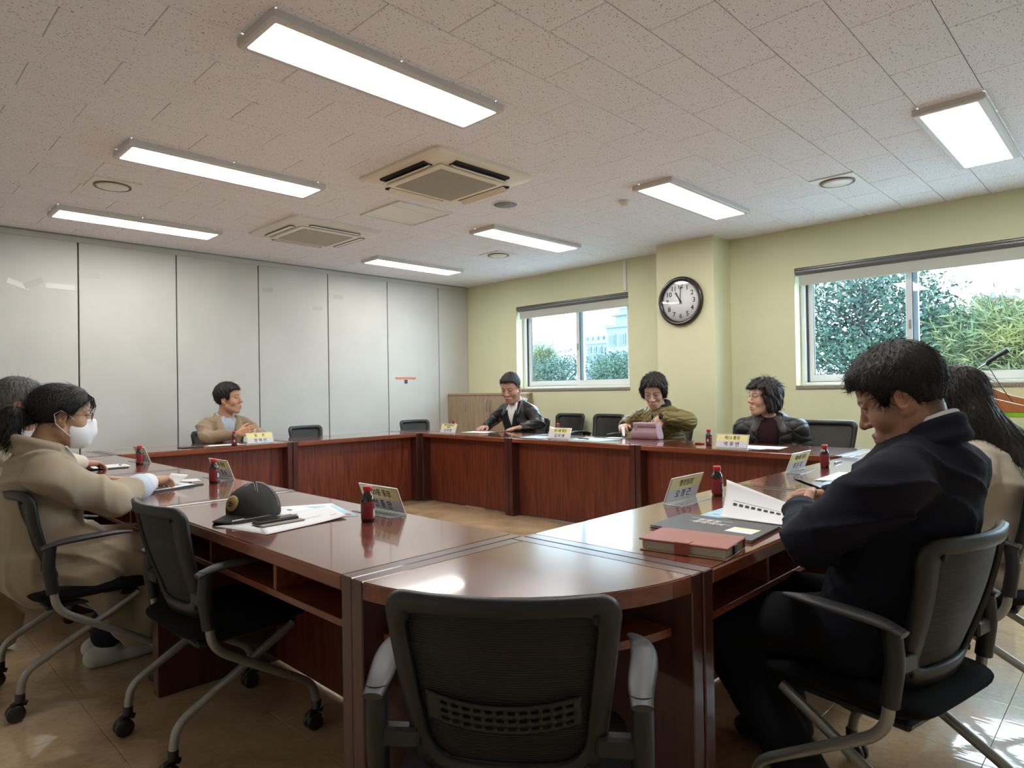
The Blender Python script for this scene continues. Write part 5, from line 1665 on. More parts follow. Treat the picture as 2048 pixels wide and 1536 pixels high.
# ================================================================ things on the tables
M['bottle_glass'] = mat('dark_amber_glass', (.018, .008, .006), .06, spec=.6, coat=.5)
M['bottle_label'] = mat('dark_red_label', (.20, .012, .018), .35)
M['label_dark'] = mat('label_black', (.012, .012, .012), .4)
M['label_pale'] = mat('label_pale', (.52, .48, .44), .5)
M['red_cap'] = mat('red_cap', (.52, .022, .022), .35)
M['paper'] = mat('white_paper', (.72, .72, .73), .7, vary=(8, .02))
M['paper_blue'] = mat('pale_blue_paper', (.36, .56, .68), .7, vary=(10, .12))
M['print'] = mat('black_print', (.03, .03, .03), .7)
M['print_grey'] = mat('grey_print', (.30, .30, .32), .7)
M['print_blue'] = mat('blue_print', (.12, .30, .48), .7)
M['print_red'] = mat('red_print', (.55, .10, .10), .7)
M['yellow_card'] = mat('yellow_card', (.80, .73, .33), .6)
M['white_card'] = mat('pale_card', (.66, .64, .70), .6)
def mat_acrylic():
    m, nt, b = new_mat('clear_acrylic')
    N = nodes_chain(nt); L = nt.links.new
    nt.nodes.remove(b); out = nt.nodes['Material Output']
    t = N('ShaderNodeBsdfTransparent'); t.inputs['Color'].default_value = (.88, .92, .90, 1)
    gl = N('ShaderNodeBsdfGlossy'); gl.inputs['Roughness'].default_value = .05
    df = N('ShaderNodeBsdfDiffuse'); df.inputs['Color'].default_value = (.75, .78, .75, 1)
    m1 = N('ShaderNodeMixShader'); m1.inputs[0].default_value = .38
    L(t.outputs[0], m1.inputs[1]); L(df.outputs[0], m1.inputs[2])
    fr = thin_fresnel(nt)
    mx = N('ShaderNodeMixShader'); L(fr.outputs[0], mx.inputs[0]); L(m1.outputs[0], mx.inputs[1]); L(gl.outputs[0], mx.inputs[2])
    L(mx.outputs[0], out.inputs['Surface'])
    return m
M['acrylic'] = mat_acrylic()
M['clear_glass'] = mat_glass(); M['clear_glass'].name = 'clock_glass'
M['clear_glass'].node_tree.nodes['Transparent BSDF'].inputs['Color'].default_value = (.97, .97, .97, 1)
M['acrylic_edge'] = mat('acrylic_edge', (.72, .76, .72), .25)

def make_bottle():
    r = thing('drink_bottle', 'x', 'bottle')
    MB().lathe([(.0, .0), (.021, .0), (.0235, .003), (.0235, .076), (.0225, .084), (.017, .096), (.0135, .102), (.0132, .112)], n=28).build('glass_body', M['bottle_glass'], r)
    lb = MB().lathe([(.0238, .012), (.0240, .013), (.0240, .071), (.0238, .072)], n=28, cap=False).build('wrap_label', M['bottle_label'], r)
    def patch(a0, a1, z0, z1, rad):
        return MB().grid(lambda u, v: (rad*math.cos(a0+(a1-a0)*u), rad*math.sin(a0+(a1-a0)*u), z0+(z1-z0)*v), 8, 2)
    patch(-.85, .35, .022, .060, .0243).build('label_panel', M['label_dark'], lb)
    patch(-.62, .02, .030, .052, .0246).build('label_emblem', M['label_pale'], lb)
    patch(2.4, 3.3, .018, .045, .0243).build('barcode_patch', M['label_pale'], lb)
    MB().lathe([(.0150, .106), (.0150, .1075), (.0158, .108), (.0158, .121), (.0148, .125), (.0, .1255)], n=24, cap=False).build('cap', M['red_cap'], r)
    return r
b0 = make_bottle()
bots = [(1.397, 4.844, .2, 'red-capped bottle on the left row, farthest, in front of the grey-haired man'), (1.351, 3.484, -.6, 'red-capped bottle beside the masked woman\'s papers'),
        (1.300, 1.990, 2.6, 'red-capped bottle nearest the camera on the left, by the name plate'), (2.471, 5.905, -1.6, 'red-capped bottle in front of the man in tan blazer'),
        (4.836, 5.650, 3.6, 'red-capped bottle at the far corner beside a yellow name plate'), (4.86, 4.135, 3.6, 'red-capped bottle behind the far middle name plate'),
        (4.721, 2.480, 3.6, 'red-capped bottle in front of the woman in dark jacket'), (2.553, 1.307, -1.2, 'red-capped bottle beside the raised white papers on the right row'),
        (3.797, 1.304, -1.2, 'red-capped bottle at the far end of the right row')]
for i, (x, y, a, lb) in enumerate(bots):
    o = b0 if i == 0 else copy_tree(b0)
    o.location = (x, y, TOP + .0002); o.rotation_euler = (0, 0, a); tag(o, lb, 'bottle', 'red-capped drink bottles')

def plate(x, y, face, line1, line2, label, sub=None):
    """L-shaped acrylic name stand; its slanted face looks along `face` (degrees)"""
    r = thing('name_plate', label, 'name plate', (x, y, TOP), math.radians(face) + PI/2, 'acrylic name plates')
    # local: front looks to -y, width along x; the face leans back to +y over the base
    W_, Ht, lean, bd = .25, .104, .040, .075
    MB().bbox((-W_/2, 0, 0), (W_/2, bd, .0028), .0008).build('base', M['acrylic'], r)
    ang = math.atan2(lean, Ht)
    R = (-ang, 0, 0)
    L_ = math.hypot(lean, Ht)
    MB().bbox((-W_/2, -.0016, 0), (W_/2, .0016, L_), .0006).build('panel', M['acrylic'], r, rot=R)
    ed = MB(); ed.box((-W_/2, -.0018, L_-.002), (W_/2, .0018, L_+.0004)); ed.box((-W_/2-.0004, -.0018, 0), (-W_/2+.0016, .0018, L_)); ed.box((W_/2-.0016, -.0018, 0), (W_/2+.0004, .0018, L_))
    ed.build('polished_edge', M['acrylic_edge'], r, rot=R)
    for sgn, nm in ((-1, 'front'), (1, 'back')):
        d = sgn*.0024
        cd = MB().mat(0).box((-W_/2+.006, d-.0004, .012), (W_/2-.006, d+.0004, L_*.52)); cd.mat(1).box((-W_/2+.006, d-.0004, L_*.52), (W_/2-.006, d+.0004, L_-.006))
        c = cd.build('card', [M['white_card'], M['yellow_card']], r, rot=R)
        rr = (PI/2, 0, 0) if sgn < 0 else (PI/2, 0, PI)
        text_mesh('title_text', line1, .030 if not sub else .021, M['print'], c, (0, d*1.25, L_*.74 if not sub else L_*.83), rr, bold=.0003)
        if sub: text_mesh('subtitle_text', sub, .021, M['print'], c, (0, d*1.25, L_*.63), rr, bold=.0003)
        text_mesh('name_text', line2, .036, M['print'], c, (0, d*1.25, L_*.31), rr, bold=.0004)
    return r
plate(1.452, 2.095, 0, '제20통 통장', '선 종 만', 'name plate behind the nearest left bottle, back toward the camera')
plate(1.478, 3.655, 0, '제22통 통장', '김 병 수', 'name plate behind the bottle beside the masked woman')
plate(1.488, 5.04, 0, '제21통 통장', '이 영 호', 'name plate farthest on the left row')
plate(2.69, 5.845, -90, '동     장', '정 택 선', 'name plate of the man in tan blazer, yellow and white')
plate(4.545, 5.42, 180, '주민자치위원회 및', '김 희 병', 'name plate at the far corner with two yellow lines', sub='위원장')
plate(4.545, 3.86, 180, '제12통 통장', '김 미 혜', 'name plate half covered by a white sheet in front of the chairs')
plate(4.545, 2.215, 180, '제13 통장', '박 후 연', 'name plate in front of the woman in dark jacket')
plate(2.36, 1.372, 90, '행정팀장', '오 정 근', 'name plate nearest the camera on the right row')
plate(3.545, 1.372, 90, '제24통 통장', '최 은 지', 'name plate farthest on the right row, catching the light')

# ---------------------------------------------------------------- papers
def sheet(name, corners, m, z=TOP+.001, bend=0.0, n=12, parent=None, th=.0006):
    """thin sheet through four ground-plan corners, optionally curling up toward corner 2-3"""
    A, B, C, D = [Vector((c[0], c[1], z if len(c) < 3 else c[2])) for c in corners]
    def fn(u, v):
        p = (A*(1-u) + B*u)*(1-v) + (D*(1-u) + C*u)*v
        return (p.x, p.y, p.z + bend*(u**3))
    return fn, n
def paper(label, corners, m=None, bend=0.0, z=TOP+.0012, lines=(), name='paper_sheet', cat='paper', group='papers on the tables', skew=None):
    m = m or M['paper']
    c0 = Vector((sum(c[0] for c in corners)/4, sum(c[1] for c in corners)/4, z))
    A, B, C, D = [Vector((c[0], c[1], z)) - c0 for c in corners]
    def S(u, v, e=0.0):
        p = (A*(1-u) + B*u)*(1-v) + (D*(1-u) + C*u)*v
        return (p.x, p.y, p.z + bend*(max(0, (u-.45)/.55)**2) + e)
    mb = MB().grid(lambda u, v: S(u, v), 16, 6)
    r = thing(name, label, cat, tuple(c0), 0, group)
    mb.build('sheet', m, r, solid=.0008)
    for (u0, v0, u1, v1, mk) in lines:
        MB().grid(lambda a, b: S(u0+(u1-u0)*a, v0+(v1-v0)*b, .0008), 8, 1).build('printed_line', M[mk], r)
    return r
# by the cap
paper('white sheet under the black cap and phone', ((.905, 2.325), (.965, 2.055), (1.335, 2.215), (1.285, 2.50)), z=TOP+.0010,
      lines=((.25, .62, .75, .64, 'print_grey'), (.12, .80, .22, .84, 'print'), (.80, .86, .92, .89, 'print_grey')))
paper('pale blue printed leaflet partly under the white sheet', ((1.12, 2.28), (1.335, 2.10), (1.415, 2.43), (1.16, 2.56)), M['paper_blue'], z=TOP+.0004,
      lines=((.05, .10, .95, .20, 'print_red'), (.15, .30, .85, .42, 'print_blue'), (.1, .50, .9, .54, 'paper'), (.1, .60, .6, .64, 'print_blue'), (0, .85, 1, 1.0, 'paper')))
paper('printed white sheet curling beside the phone', ((.955, 2.052), (1.29, 2.11), (1.36, 2.36), (1.045, 2.34)), z=TOP+.0026, bend=.006,
      lines=((.3, .40, .75, .42, 'print_grey'), (.46, .80, .53, .86, 'print'), (.84, .26, .93, .29, 'print_grey')))

# black baseball cap
def cap():
    c = np.array([1.075, 2.395, TOP]); a = math.radians(197)      # visor points toward the seat
    f = np.array([math.cos(a), math.sin(a), 0]); r_ = np.array([math.sin(a), -math.cos(a), 0]); up = np.array([0, 0, 1.0])
    root = thing('baseball_cap', 'black baseball cap with tan round emblem and white stitching', 'cap', tuple(c))
    R = np.stack([r_, f, up], 1)
    def Lc(q): return tuple(R @ np.array(q, float))
    S = SDF().frame(R, (0, 0, 0))
    S.ell((0, 0, .018), (.083, .100, .108), 0); S.ell((0, .045, .045), (.065, .05, .062), .03)
    S.fn(lambda q: .002 - q[..., 2] + .10*np.maximum(-q[..., 1] - .04, 0), 'i', .004)
    S.ell((0, 0, .010), (.079, .096, .104), 0, 's')
    S.ell((0, -.105, .022), (.03, .03, .02), .006, 's')
    V, F = S.mesh(.0036)
    M['cap_cloth'] = mat('black_cap_twill', (.022, .021, .020), .85, bump=(700, .5), vary=(14, .2))
    M['stitch'] = mat('pale_stitching', (.30, .28, .25), .8)
    crown = link_mesh('crown', np_mesh('crown', [(V, F, None)]), M['cap_cloth'], root)
    st = MB()
    def dome(x, y, k=1.012):
        # surface height above (x, y)
        v1 = 1 - (x/.083)**2 - (y/.100)**2; z1 = .018 + .108*math.sqrt(max(v1, 0))
        v2 = 1 - (x/.065)**2 - ((y-.045)/.05)**2; z2 = .045 + .062*math.sqrt(max(v2, 0)) if v2 > 0 else 0
        return max(z1, z2) + .0035
    for k, b_ in enumerate((30, 90, 150, 210, 270, 330)):
        t = math.radians(b_)
        for e in (-.004, .004):
            pts = []
            for i in range(13):
                q = i/12*.985
                x = .083*q*math.cos(t) - e*math.sin(t); y = .100*q*math.sin(t) + e*math.cos(t)
                pts.append(Lc((x, y, dome(x, y))))
            st.tube(pts, .0013, 4)
    st.build('stitching', M['stitch'], crown)
    MB().lathe([(.008, .127), (.007, .131), (0, .132)], n=12, cap=False).build('top_button', M['cap_cloth'], root)
    # visor : curved crescent
    vz = MB()
    def vis(u, v):
        t = math.radians(-78 + 156*u); 
        x0, y0 = .080*math.sin(t), .097*math.cos(t)*1.0
        ext = .072*math.cos(t)**.7 if math.cos(t) > 0 else 0
        y = y0 + ext*v; x = x0*(1 + .05*v)
        return Lc((x, y, .022 - .16*v*.072 - 2.6*x*x + .004*(1-v)))
    vz.grid(vis, 28, 6); vz.build('visor', M['cap_cloth'], root, solid=.0035)
    em = MB()
    def emb(u, v):
        a_ = 2*PI*u; x = .030*v*math.cos(a_); z = .066 + .027*v*math.sin(a_)
        y = .045 + .0505*math.sqrt(max(0, 1 - (x/.066)**2 - ((z-.045)/.063)**2)) + .013
        return Lc((x, max(y, .05), z))
    em.grid(emb, 24, 4); e_ = em.build('emblem', mat('tan_emblem', (.36, .25, .09), .8, vary=(60, .25)), root, solid=.0015)
    em2 = MB()
    for (x0, z0, x1, z1) in ((-.014, .066, .012, .072), (-.010, .060, .010, .058), (.0, .075, .004, .06)):
        def yy(x, z): return .045 + .0505*math.sqrt(max(0, 1 - (x/.066)**2 - ((z-.045)/.063)**2)) + .0150
        em2.tube([Lc((x0, yy(x0, z0), z0)), Lc(((x0+x1)/2, yy((x0+x1)/2, (z0+z1)/2), (z0+z1)/2)), Lc((x1, yy(x1, z1), z1))], .0022, 5)
    em2.build('emblem_motif', mat('dark_emblem_thread', (.05, .035, .02), .8), e_)
cap()

# phone in a wallet case with a stylus, and a pen
ph = thing('phone_case', 'phone in dark wallet case lying on the white sheet by the cap', 'phone', (1.075, 2.205, TOP+.009), math.radians(2))
MB().bbox((-.080, -.042, -.0045), (.080, .042, 0), .002).build('case_back', mat('taupe_leather', (.26, .23, .19), .6), ph)
MB().bbox((-.078, -.012, .0005), (.072, .043, .010), .003).build('phone_body', mat('dark_grey_phone', (.05, .052, .055), .25), ph)
MB().bbox((-.072, -.008, .010), (.066, .039, .0106), .0003).build('screen', mat('phone_glass', (.02, .02, .022), .06), ph)
def pen(x, y, z, d, L_, label, m1, m2, r0=.0048):
    r = thing('pen', label, 'pen', (x, y, z))
    d = Vector(unit(d)); 
    MB().tube([-d*L_*.5, -d*L_*.46, d*L_*.40, d*L_*.5], [r0*.8, r0, r0, r0*.25], 10).build('barrel', m1, r)
    MB().tube([-d*L_*.48 + Vector((0, 0, r0)), -d*L_*.2 + Vector((0, 0, r0*1.2))], .0014, 6).build('clip', m2, r)
    return r
M['pen_black'] = mat('black_pen', (.015, .015, .016), .3); M['pen_metal'] = mat('pen_metal', (.5, .5, .5), .25, metal=.9)
pen(1.02, 2.29, TOP+.014, (.9, -.0, .02), .15, 'black pen lying beside the phone and cap', M['pen_black'], M['pen_metal'])

# masked woman's papers: clipboard and fluttering sheet
cb = thing('clipboard', 'dark clipboard under the masked woman\'s papers', 'clipboard', (1.10, 3.50, TOP+.003), math.radians(25))
MB().bbox((-.16, -.115, -.003), (.16, .115, .003), .002).build('board', M['pen_black'], cb)
MB().bbox((.13, -.04, .003), (.158, .04, .012), .003).build('clip', M['pen_metal'], cb)
paper('white sheets under the masked woman\'s hand', ((.985, 3.36), (1.24, 3.44), (1.20, 3.63), (.95, 3.54)), z=TOP+.0080, bend=.003)
paper('lifted sheet being turned by the masked woman', ((1.03, 3.44), (1.22, 3.47), (1.19, 3.62), (1.01, 3.58)), z=TOP+.012, bend=.045)
paper('white sheet beyond the masked woman\'s clipboard', ((1.15, 3.66), (1.34, 3.62), (1.36, 3.74), (1.18, 3.80)), z=TOP+.001)
# grey-haired man's papers
cb = thing('clipboard', 'dark clipboard in front of the grey-haired man', 'clipboard', (1.15, 4.82, TOP+.003), math.radians(-4))
MB().bbox((-.15, -.115, -.003), (.15, .115, .003), .002).build('board', M['pen_black'], cb)
MB().bbox((.12, -.04, .003), (.148, .04, .012), .003).build('clip', M['pen_metal'], cb)
paper('white sheets on the grey-haired man\'s clipboard', ((1.02, 4.73), (1.31, 4.72), (1.32, 4.93), (1.03, 4.94)), z=TOP+.0075)

# tan blazer man: papers, folder, pen
paper('white sheets in front of the man in tan blazer', ((2.22, 5.93), (2.55, 5.89), (2.57, 6.06), (2.24, 6.10)), z=TOP+.004)
fo = thing('document_folder', 'thin dark folder left of the man in tan blazer', 'folder', (2.16, 6.02, TOP+.004), .05)
MB().bbox((-.11, -.06, -.004), (.11, .06, .004), .002).build('cover', M['pen_black'], fo)
MB().bbox((-.108, -.058, -.002), (.112, .058, .002), .0005).build('pages', M['paper'], fo)
paper('white sheet under the tan blazer man\'s name plate', ((2.52, 5.93), (2.80, 5.90), (2.82, 6.05), (2.54, 6.08)), z=TOP+.001)
pen(2.62, 5.99, TOP+.007, (1, -.1, 0), .13, 'black pen beside the tan blazer man\'s name plate', M['pen_black'], M['pen_metal'])

# leather jacket man's papers
paper('white sheets under the hands of the man in leather jacket', ((4.72, 5.40), (4.80, 5.10), (5.02, 5.16), (4.96, 5.46)), z=TOP+.003)
fo = thing('document_folder', 'thin dark folder under the leather jacket man\'s papers', 'folder', (4.90, 5.14, TOP+.0012), .2)
MB().bbox((-.09, -.13, -.0008), (.09, .13, .0014), .0005).build('cover', M['pen_black'], fo)

# middle far seat: leaflets, a card leaning on the name plate
paper('pale blue leaflet left of the half-covered name plate', ((4.55, 4.36), (4.56, 4.09), (4.80, 4.10), (4.79, 4.37)), M['paper_blue'], z=TOP+.001, lines=((0, 0, 1, .06, 'paper'), (.1, .2, .9, .26, 'paper')))
paper('pale blue leaflet right of the half-covered name plate', ((4.60, 3.82), (4.56, 3.42), (4.86, 3.40), (4.88, 3.80)), M['paper_blue'], z=TOP+.001, lines=((.1, .2, .9, .25, 'paper'), (.1, .5, .9, .54, 'paper'), (0, .9, 1, 1, 'paper')))
cv = MB()
cv.grid(lambda u, v: (4.540 + .035*v + .012*u, 3.985 - .10*u*(1 - .55*v*(1-u)) + .0, TOP + .002 + .112*v*(1 - .25*u*u)), 10, 8)
cvr = cv.build('curled_sheet', M['paper'], None, solid=.0006)
tag(cvr, 'white sheet curled against the far middle name plate', 'paper', 'papers on the tables')
pen(4.70, 3.70, TOP+.006, (.1, 1, 0), .14, 'black pen on the pale blue leaflet', M['pen_black'], M['pen_metal'])

# mauve purse
def purse():
    c = np.array([5.03, 3.235, TOP]); root = thing('purse', 'mauve leather purse with flap, held by the woman in olive jacket', 'bag', tuple(c), math.radians(4))
    M['mauve'] = mat('mauve_leather', (.34, .205, .235), .38, bump=(250, .2), vary=(10, .06))
    S = SDF(); S.box((0, 0, .075), (.050, .135, .074), .028, 0); S.cone((-.01, -.12, .04), (-.01, .12, .04), .055, .055, .03)
    S.fn(lambda q: np.abs(q[..., 1]) - .142 + .22*q[..., 2], 'i', .006); S.fn(lambda q: .001 - q[..., 2], 'i', .004)
    S.box((0, 0, .155), (.022, .105, .03), .008, .012, 's')
    V, F = S.mesh(.004); body = link_mesh('bag_body', np_mesh('bag_body', [(V, F, None)]), M['mauve'], root)
    MB().grid(lambda u, v: (-.050 - .004*math.sin(PI*v), -.112 + .224*u, .148 - .045*v), 10, 4).build('flap', M['mauve'], root, solid=.004)
    MB().bbox((-.058, .07, .055), (-.046, .094, .115), .004).build('strap_tab', M['mauve'], root)
    MB().tube([(-.046, -.02, .012), (-.050, .0, .011), (-.046, .025, .012)], .003, 6).build('metal_badge', M['pen_metal'], root)
    MB().tube([(.0, .115, .135), (-.01, .15, .12), (-.005, .165, .09), (.0, .14, .05)], .006, 8).build('wrist_strap', mat('black_strap', (.02, .02, .02), .5), root)
purse()
nt_ = MB(); nt_.grid(lambda u, v: (5.10 - .05*u, 3.56 - .03*v - .045*u, TOP + .012 + .085*(1-u) + .0*v), 6, 2)
tag(nt_.build('paper_slip', M['paper'], None, solid=.0008), 'small white slip held by the woman in olive jacket', 'paper', 'papers on the tables')
paper('small white slip lying left of the mauve purse', ((4.92, 3.62), (4.92, 3.46), (5.02, 3.46), (5.02, 3.62)), z=TOP+.003)

# dark jacket woman
paper('white sheets right of the dark jacket woman\'s name plate', ((4.66, 2.33), (4.68, 1.92), (4.90, 1.94), (4.88, 2.35)), z=TOP+.001)
paper('pale blue leaflet under the dark jacket woman\'s sheets', ((4.64, 2.26), (4.60, 2.02), (4.74, 1.98), (4.78, 2.24)), M['paper_blue'], z=TOP+.0005)
rb = tag(MB().bbox((-.03, -.03, 0), (.03, .03, .012), .003).build('red_pouch', M['bottle_label'], None, loc=(4.80, 2.60, TOP+.0003)), 'small dark red pouch beside the dark jacket woman\'s bottle', 'pouch')

# ---------------------------------------------------------------- right foreground: folder, notebook, raised papers
fo = thing('document_folder', 'dark grey folder with white title and yellow label, right foreground', 'folder', (1.965, 1.02, TOP+.0045), 0)
M['folder_grey'] = mat('dark_grey_folder', (.060, .062, .062), .55, bump=(500, .15))
fc = [(1.842-1.965, 1.182-1.02), (2.092-1.965, 1.196-1.02), (2.085-1.965, .856-1.02), (1.838-1.965, .838-1.02)]
MB().prism(fc[::-1], -.0043, -.0030).build('back_cover', M['folder_grey'], fo)
MB().prism([(a*.975, b*.985) for a, b in fc[::-1]], -.0028, .0028).build('pages', M['paper'], fo)
cvp = MB().prism(fc[::-1], .003, .0048).build('front_cover', M['folder_grey'], fo)
M['silver_print'] = mat('white_foil', (.7, .7, .7), .4)
for k, t in enumerate(('원흥동', '통장회의')):
    text_mesh('cover_title', t, .030, M['silver_print'], cvp, (.055 - .035*k, .045 - .014*k, .0050), (0, 0, math.radians(-92)), extrude=.0003, bold=.0003)
MB().box((.025, -.045, .0048), (.0275, .10, .0052)).build('title_rule', M['silver_print'], cvp); MB().box((.075, -.03, .0048), (.0775, .12, .0052)).build('title_rule', M['silver_print'], cvp)
MB().mat(0).box((-.055, -.148, .0048), (.0, -.062, .0054)).mat(1).box((-.0, -.148, .0048), (.018, -.062, .0054)).build('name_sticker', [M['paper'], M['yellow_card']], cvp)

nb = thing('leather_notebook', 'thick brown leather notebook with strap, right foreground', 'notebook', (1.672, .935, TOP), math.radians(-81.5))
M['brown_leather'] = mat('reddish_brown_leather', (.30, .085, .052), .5, bump=(350, .25), vary=(9, .08))
M['page_edge'] = mat('cream_page_edge', (.60, .57, .46), .7, bump=(60, .3))
NW, ND, NT = .245, .162, .034
MB().bbox((-NW/2, -ND/2, .0003), (NW/2, ND/2, .0040), .0012).build('back_cover', mat('tan_back_cover', (.45, .32, .16), .5), nb)
pg = MB().bbox((-NW/2+.006, -ND/2+.006, .004), (NW/2-.006, ND/2-.002, NT-.006), .001).build('page_block', M['page_edge'], nb)
MB().bbox((-NW/2-.002, -ND/2-.002, NT-.006), (NW/2+.002, ND/2+.004, NT), .0022).build('front_cover', M['brown_leather'], nb)
MB().bbox((-NW/2, ND/2-.003, .003), (NW/2, ND/2+.004, NT-.003), .002).build('spine', M['brown_leather'], nb)
st = MB(); st.bbox((-.018, -ND/2-.006, .002), (.022, -ND/2-.001, NT+.001), .001); st.bbox((-.018, -ND/2-.005, NT-.0005), (.022, -ND/2+.03, NT+.0022), .001)
st.build('strap', M['brown_leather'], nb)
MB().bbox((NW/2-.004, -.02, .006), (NW/2+.003, .0, NT-.004), .001).build('pen_loop', M['pen_black'], nb)

paper('pale blue leaflet under the raised papers of the man in navy', ((2.12, 1.16), (2.10, .90), (2.40, .93), (2.40, 1.165)), M['paper_blue'], z=TOP+.0006, lines=((.1, .2, .9, .24, 'print_blue'), (.1, .5, .8, .54, 'paper')))
paper('white sheets lying under the raised papers', ((2.115, 1.06), (2.095, .815), (2.31, .825), (2.33, 1.07)), z=TOP+.003)
rp = thing('raised_papers', 'white printed papers lifted by the man in navy jacket', 'paper', (2.16, .95, TOP+.006), 0, 'papers on the tables')
def lift(u, v, e=0.0):
    # hinge along v on the table, free edge curling upward and away
    a = 1.25*u
    x = -.055 + .010*u + .20*(math.sin(a*.95))*.62 + .03*v*0
    y = .125 - .27*v + .03*u
    z = .004 + .115*(1 - math.cos(a))*1.15*(1 - .62*v) + .02*u*(1-v)
    n = Vector((-math.sin(a*.8), 0, math.cos(a*.8)))
    return (x - e*math.sin(a*.8)*1.0, y, z + e*math.cos(a*.8))
MB().grid(lambda u, v: lift(u, v), 14, 14).build('sheet', M['paper'], rp, solid=.0008)
MB().grid(lambda u, v: lift(.60+.010*u, .12+.72*v, .0012), 1, 12).build('printed_rule', M['print_grey'], rp)
for k in range(9):
    v0 = .12 + k*.08
    MB().grid(lambda u, v, v0=v0: lift(.48+.07*u, v0+.052*v, .0012), 2, 2).build('printed_word', M['print'], rp)
    MB().grid(lambda u, v, v0=v0: lift(.48+.07*u, v0+.052*v, -.0012), 2, 2).build('printed_word', M['print'], rp)
pen(2.27, .815, .862, (-.72, .55, .36), .15, 'black pen in the hand of the man in navy jacket', M['pen_black'], M['pen_metal'])

# farther on the right row
paper('printed white sheet beside the far right bottle', ((3.24, 1.165), (3.30, .93), (3.66, .97), (3.62, 1.175)), z=TOP+.0028, lines=((.30, .12, .34, .22, 'print'), (.42, .35, .44, .92, 'print_grey'), (.62, .45, .64, .85, 'print_grey'), (.80, .45, .82, .85, 'print_grey')))
paper('pale blue leaflet under the printed sheet on the right row', ((3.12, 1.10), (3.14, .90), (3.40, .93), (3.38, 1.12)), M['paper_blue'], z=TOP+.0006)
pc = thing('card_case', 'small dark red case beside the printed sheet, right row', 'case', (3.22, .955, TOP+.009), .3)
MB().bbox((-.035, -.03, -.0085), (.035, .03, .0085), .004).build('body', M['bottle_label'], pc); MB().bbox((-.0355, -.0305, -.0012), (.0355, .0305, .0012), .0004).build('seam', M['label_dark'], pc)
pc = thing('phone', 'dark red phone lying past the printed sheet, right row', 'phone', (3.87, 1.06, TOP+.006), -1.2)
MB().bbox((-.075, -.037, -.0055), (.075, .037, .0055), .003).build('body', mat('dark_red_phone', (.22, .02, .022), .3), pc); MB().bbox((-.07, -.033, .005), (.07, .033, .006), .0004).build('screen', M['bottle_label'], pc)
pen(4.06, 1.32, TOP+.006, (1, .05, 0), .14, 'thin dark pen behind the far right bottle', M['pen_black'], M['pen_metal'])

# ================================================================ wall clock
ck = thing('wall_clock', 'large round wall clock with dark brown rim on the pillar', 'clock', (PX, 3.43, 2.077), 0)
RY = rotm(0, -PI/2)                       # lathe axis toward the room (-x)
MB().lathe([(.245, 0), (.252, .012), (.250, .034), (.236, .046), (.214, .040), (.203, .026), (.203, .0)], n=56, R=RY, cap=False).build('rim', mat('dark_brown_rim', (.022, .011, .010), .28, coat=.3), ck)
fcx = MB().lathe([(.206, .004), (.206, .020), (0, .020)], n=48, R=RY, cap=False).build('dial', mat('white_dial', (.84, .84, .85), .5), ck)
for i in range(1, 13):
    a = 2*PI*i/12
    # seen from inside the room (-x side), the dial's right is -y
    text_mesh('numeral', str(i), .068, M['print'], fcx, (-.0206, -math.sin(a)*.152, math.cos(a)*.152), (PI/2, 0, -PI/2), extrude=.0004, bold=.0008)
tk = MB()
for i in range(60):
    a = 2*PI*i/60; w = .0016 if i % 5 else .003
    R_ = Matrix.Rotation(-a, 3, 'X')
    tk.box((-.0212, -w/2, .186), (-.0203, w/2, .198), Matrix.Rotation(a, 3, 'X'), (0, 0, 0))
tk.build('minute_track', M['print_grey'], fcx)
def hand(a, L_, w, x, name):
    mb = MB(); mb.add([(x, -w*.4, -.03), (x, w*.4, -.03), (x, w/2, L_*.72), (x, w*.9, L_*.78), (x, 0, L_), (x, -w*.9, L_*.78), (x, -w/2, L_*.72)], [(0, 1, 2, 3, 4, 5, 6)])
    o = mb.build(name, M['print'], ck, solid=.0015); o.rotation_euler = (a, 0, 0)
hand(math.radians(-29.5), .115, .011, -.026, 'hour_hand'); hand(math.radians(3), .165, .008, -.029, 'minute_hand')
MB().lathe([(.010, .02), (.010, .033), (0, .034)], n=16, R=RY, cap=False).build('hub', M['print'], ck)
gl = MB().lathe([(.204, .034), (.1, .037), (0, .038)], n=48, R=RY, cap=False).build('glass', M['clear_glass'], ck)

# ================================================================ storage cabinet in the corner
cabn = thing('storage_cabinet', 'low wood-grain cabinet with metal handles in the far corner', 'cabinet', (5.975, YW-.01, 0), -Q)
M['cab_wood'] = wood('light_walnut_veneer', (.28, .185, .115), (.40, .285, .185), axis=2, rough=.5, fig=6)
CD, CH = XW - 5.98, 1.165
# local x runs along -y of the room, local y toward the wall (+x)
MB().bbox((0, .022, .05), (1.24, CD, CH-.03), .002).build('carcass', M['cab_wood'], cabn)
MB().bbox((-.0, -.004, CH-.03), (1.244, CD, CH), .003).build('top', M['cab_wood'], cabn)
MB().box((.01, .03, 0), (1.23, CD-.01, .05)).build('plinth', M['dark'], cabn)
for k in range(3):
    x0 = .004 + k*.413
    d = MB().bbox((x0, 0, .055), (x0+.408, .020, CH-.034), .002).build('door', M['cab_wood'], cabn)
    hx = x0 + (.372 if k % 2 == 0 else .03)
    if k == 1: hx = x0 + .375
    if k == 2: hx = x0 + .03
    MB().tube(bez([((hx, 0, .93), 0), ((hx, -.022, .93), .015), ((hx, -.022, 1.07), .015), ((hx, 0, 1.07), 0)], 4), .005, 8).build('handle', M['pen_metal'], d)
    MB().lathe([(.008, 0), (.008, .004), (0, .004)], (hx, -.0, .86), 10, R=rotm(PI/2), cap=False).build('lock', M['pen_metal'], d)

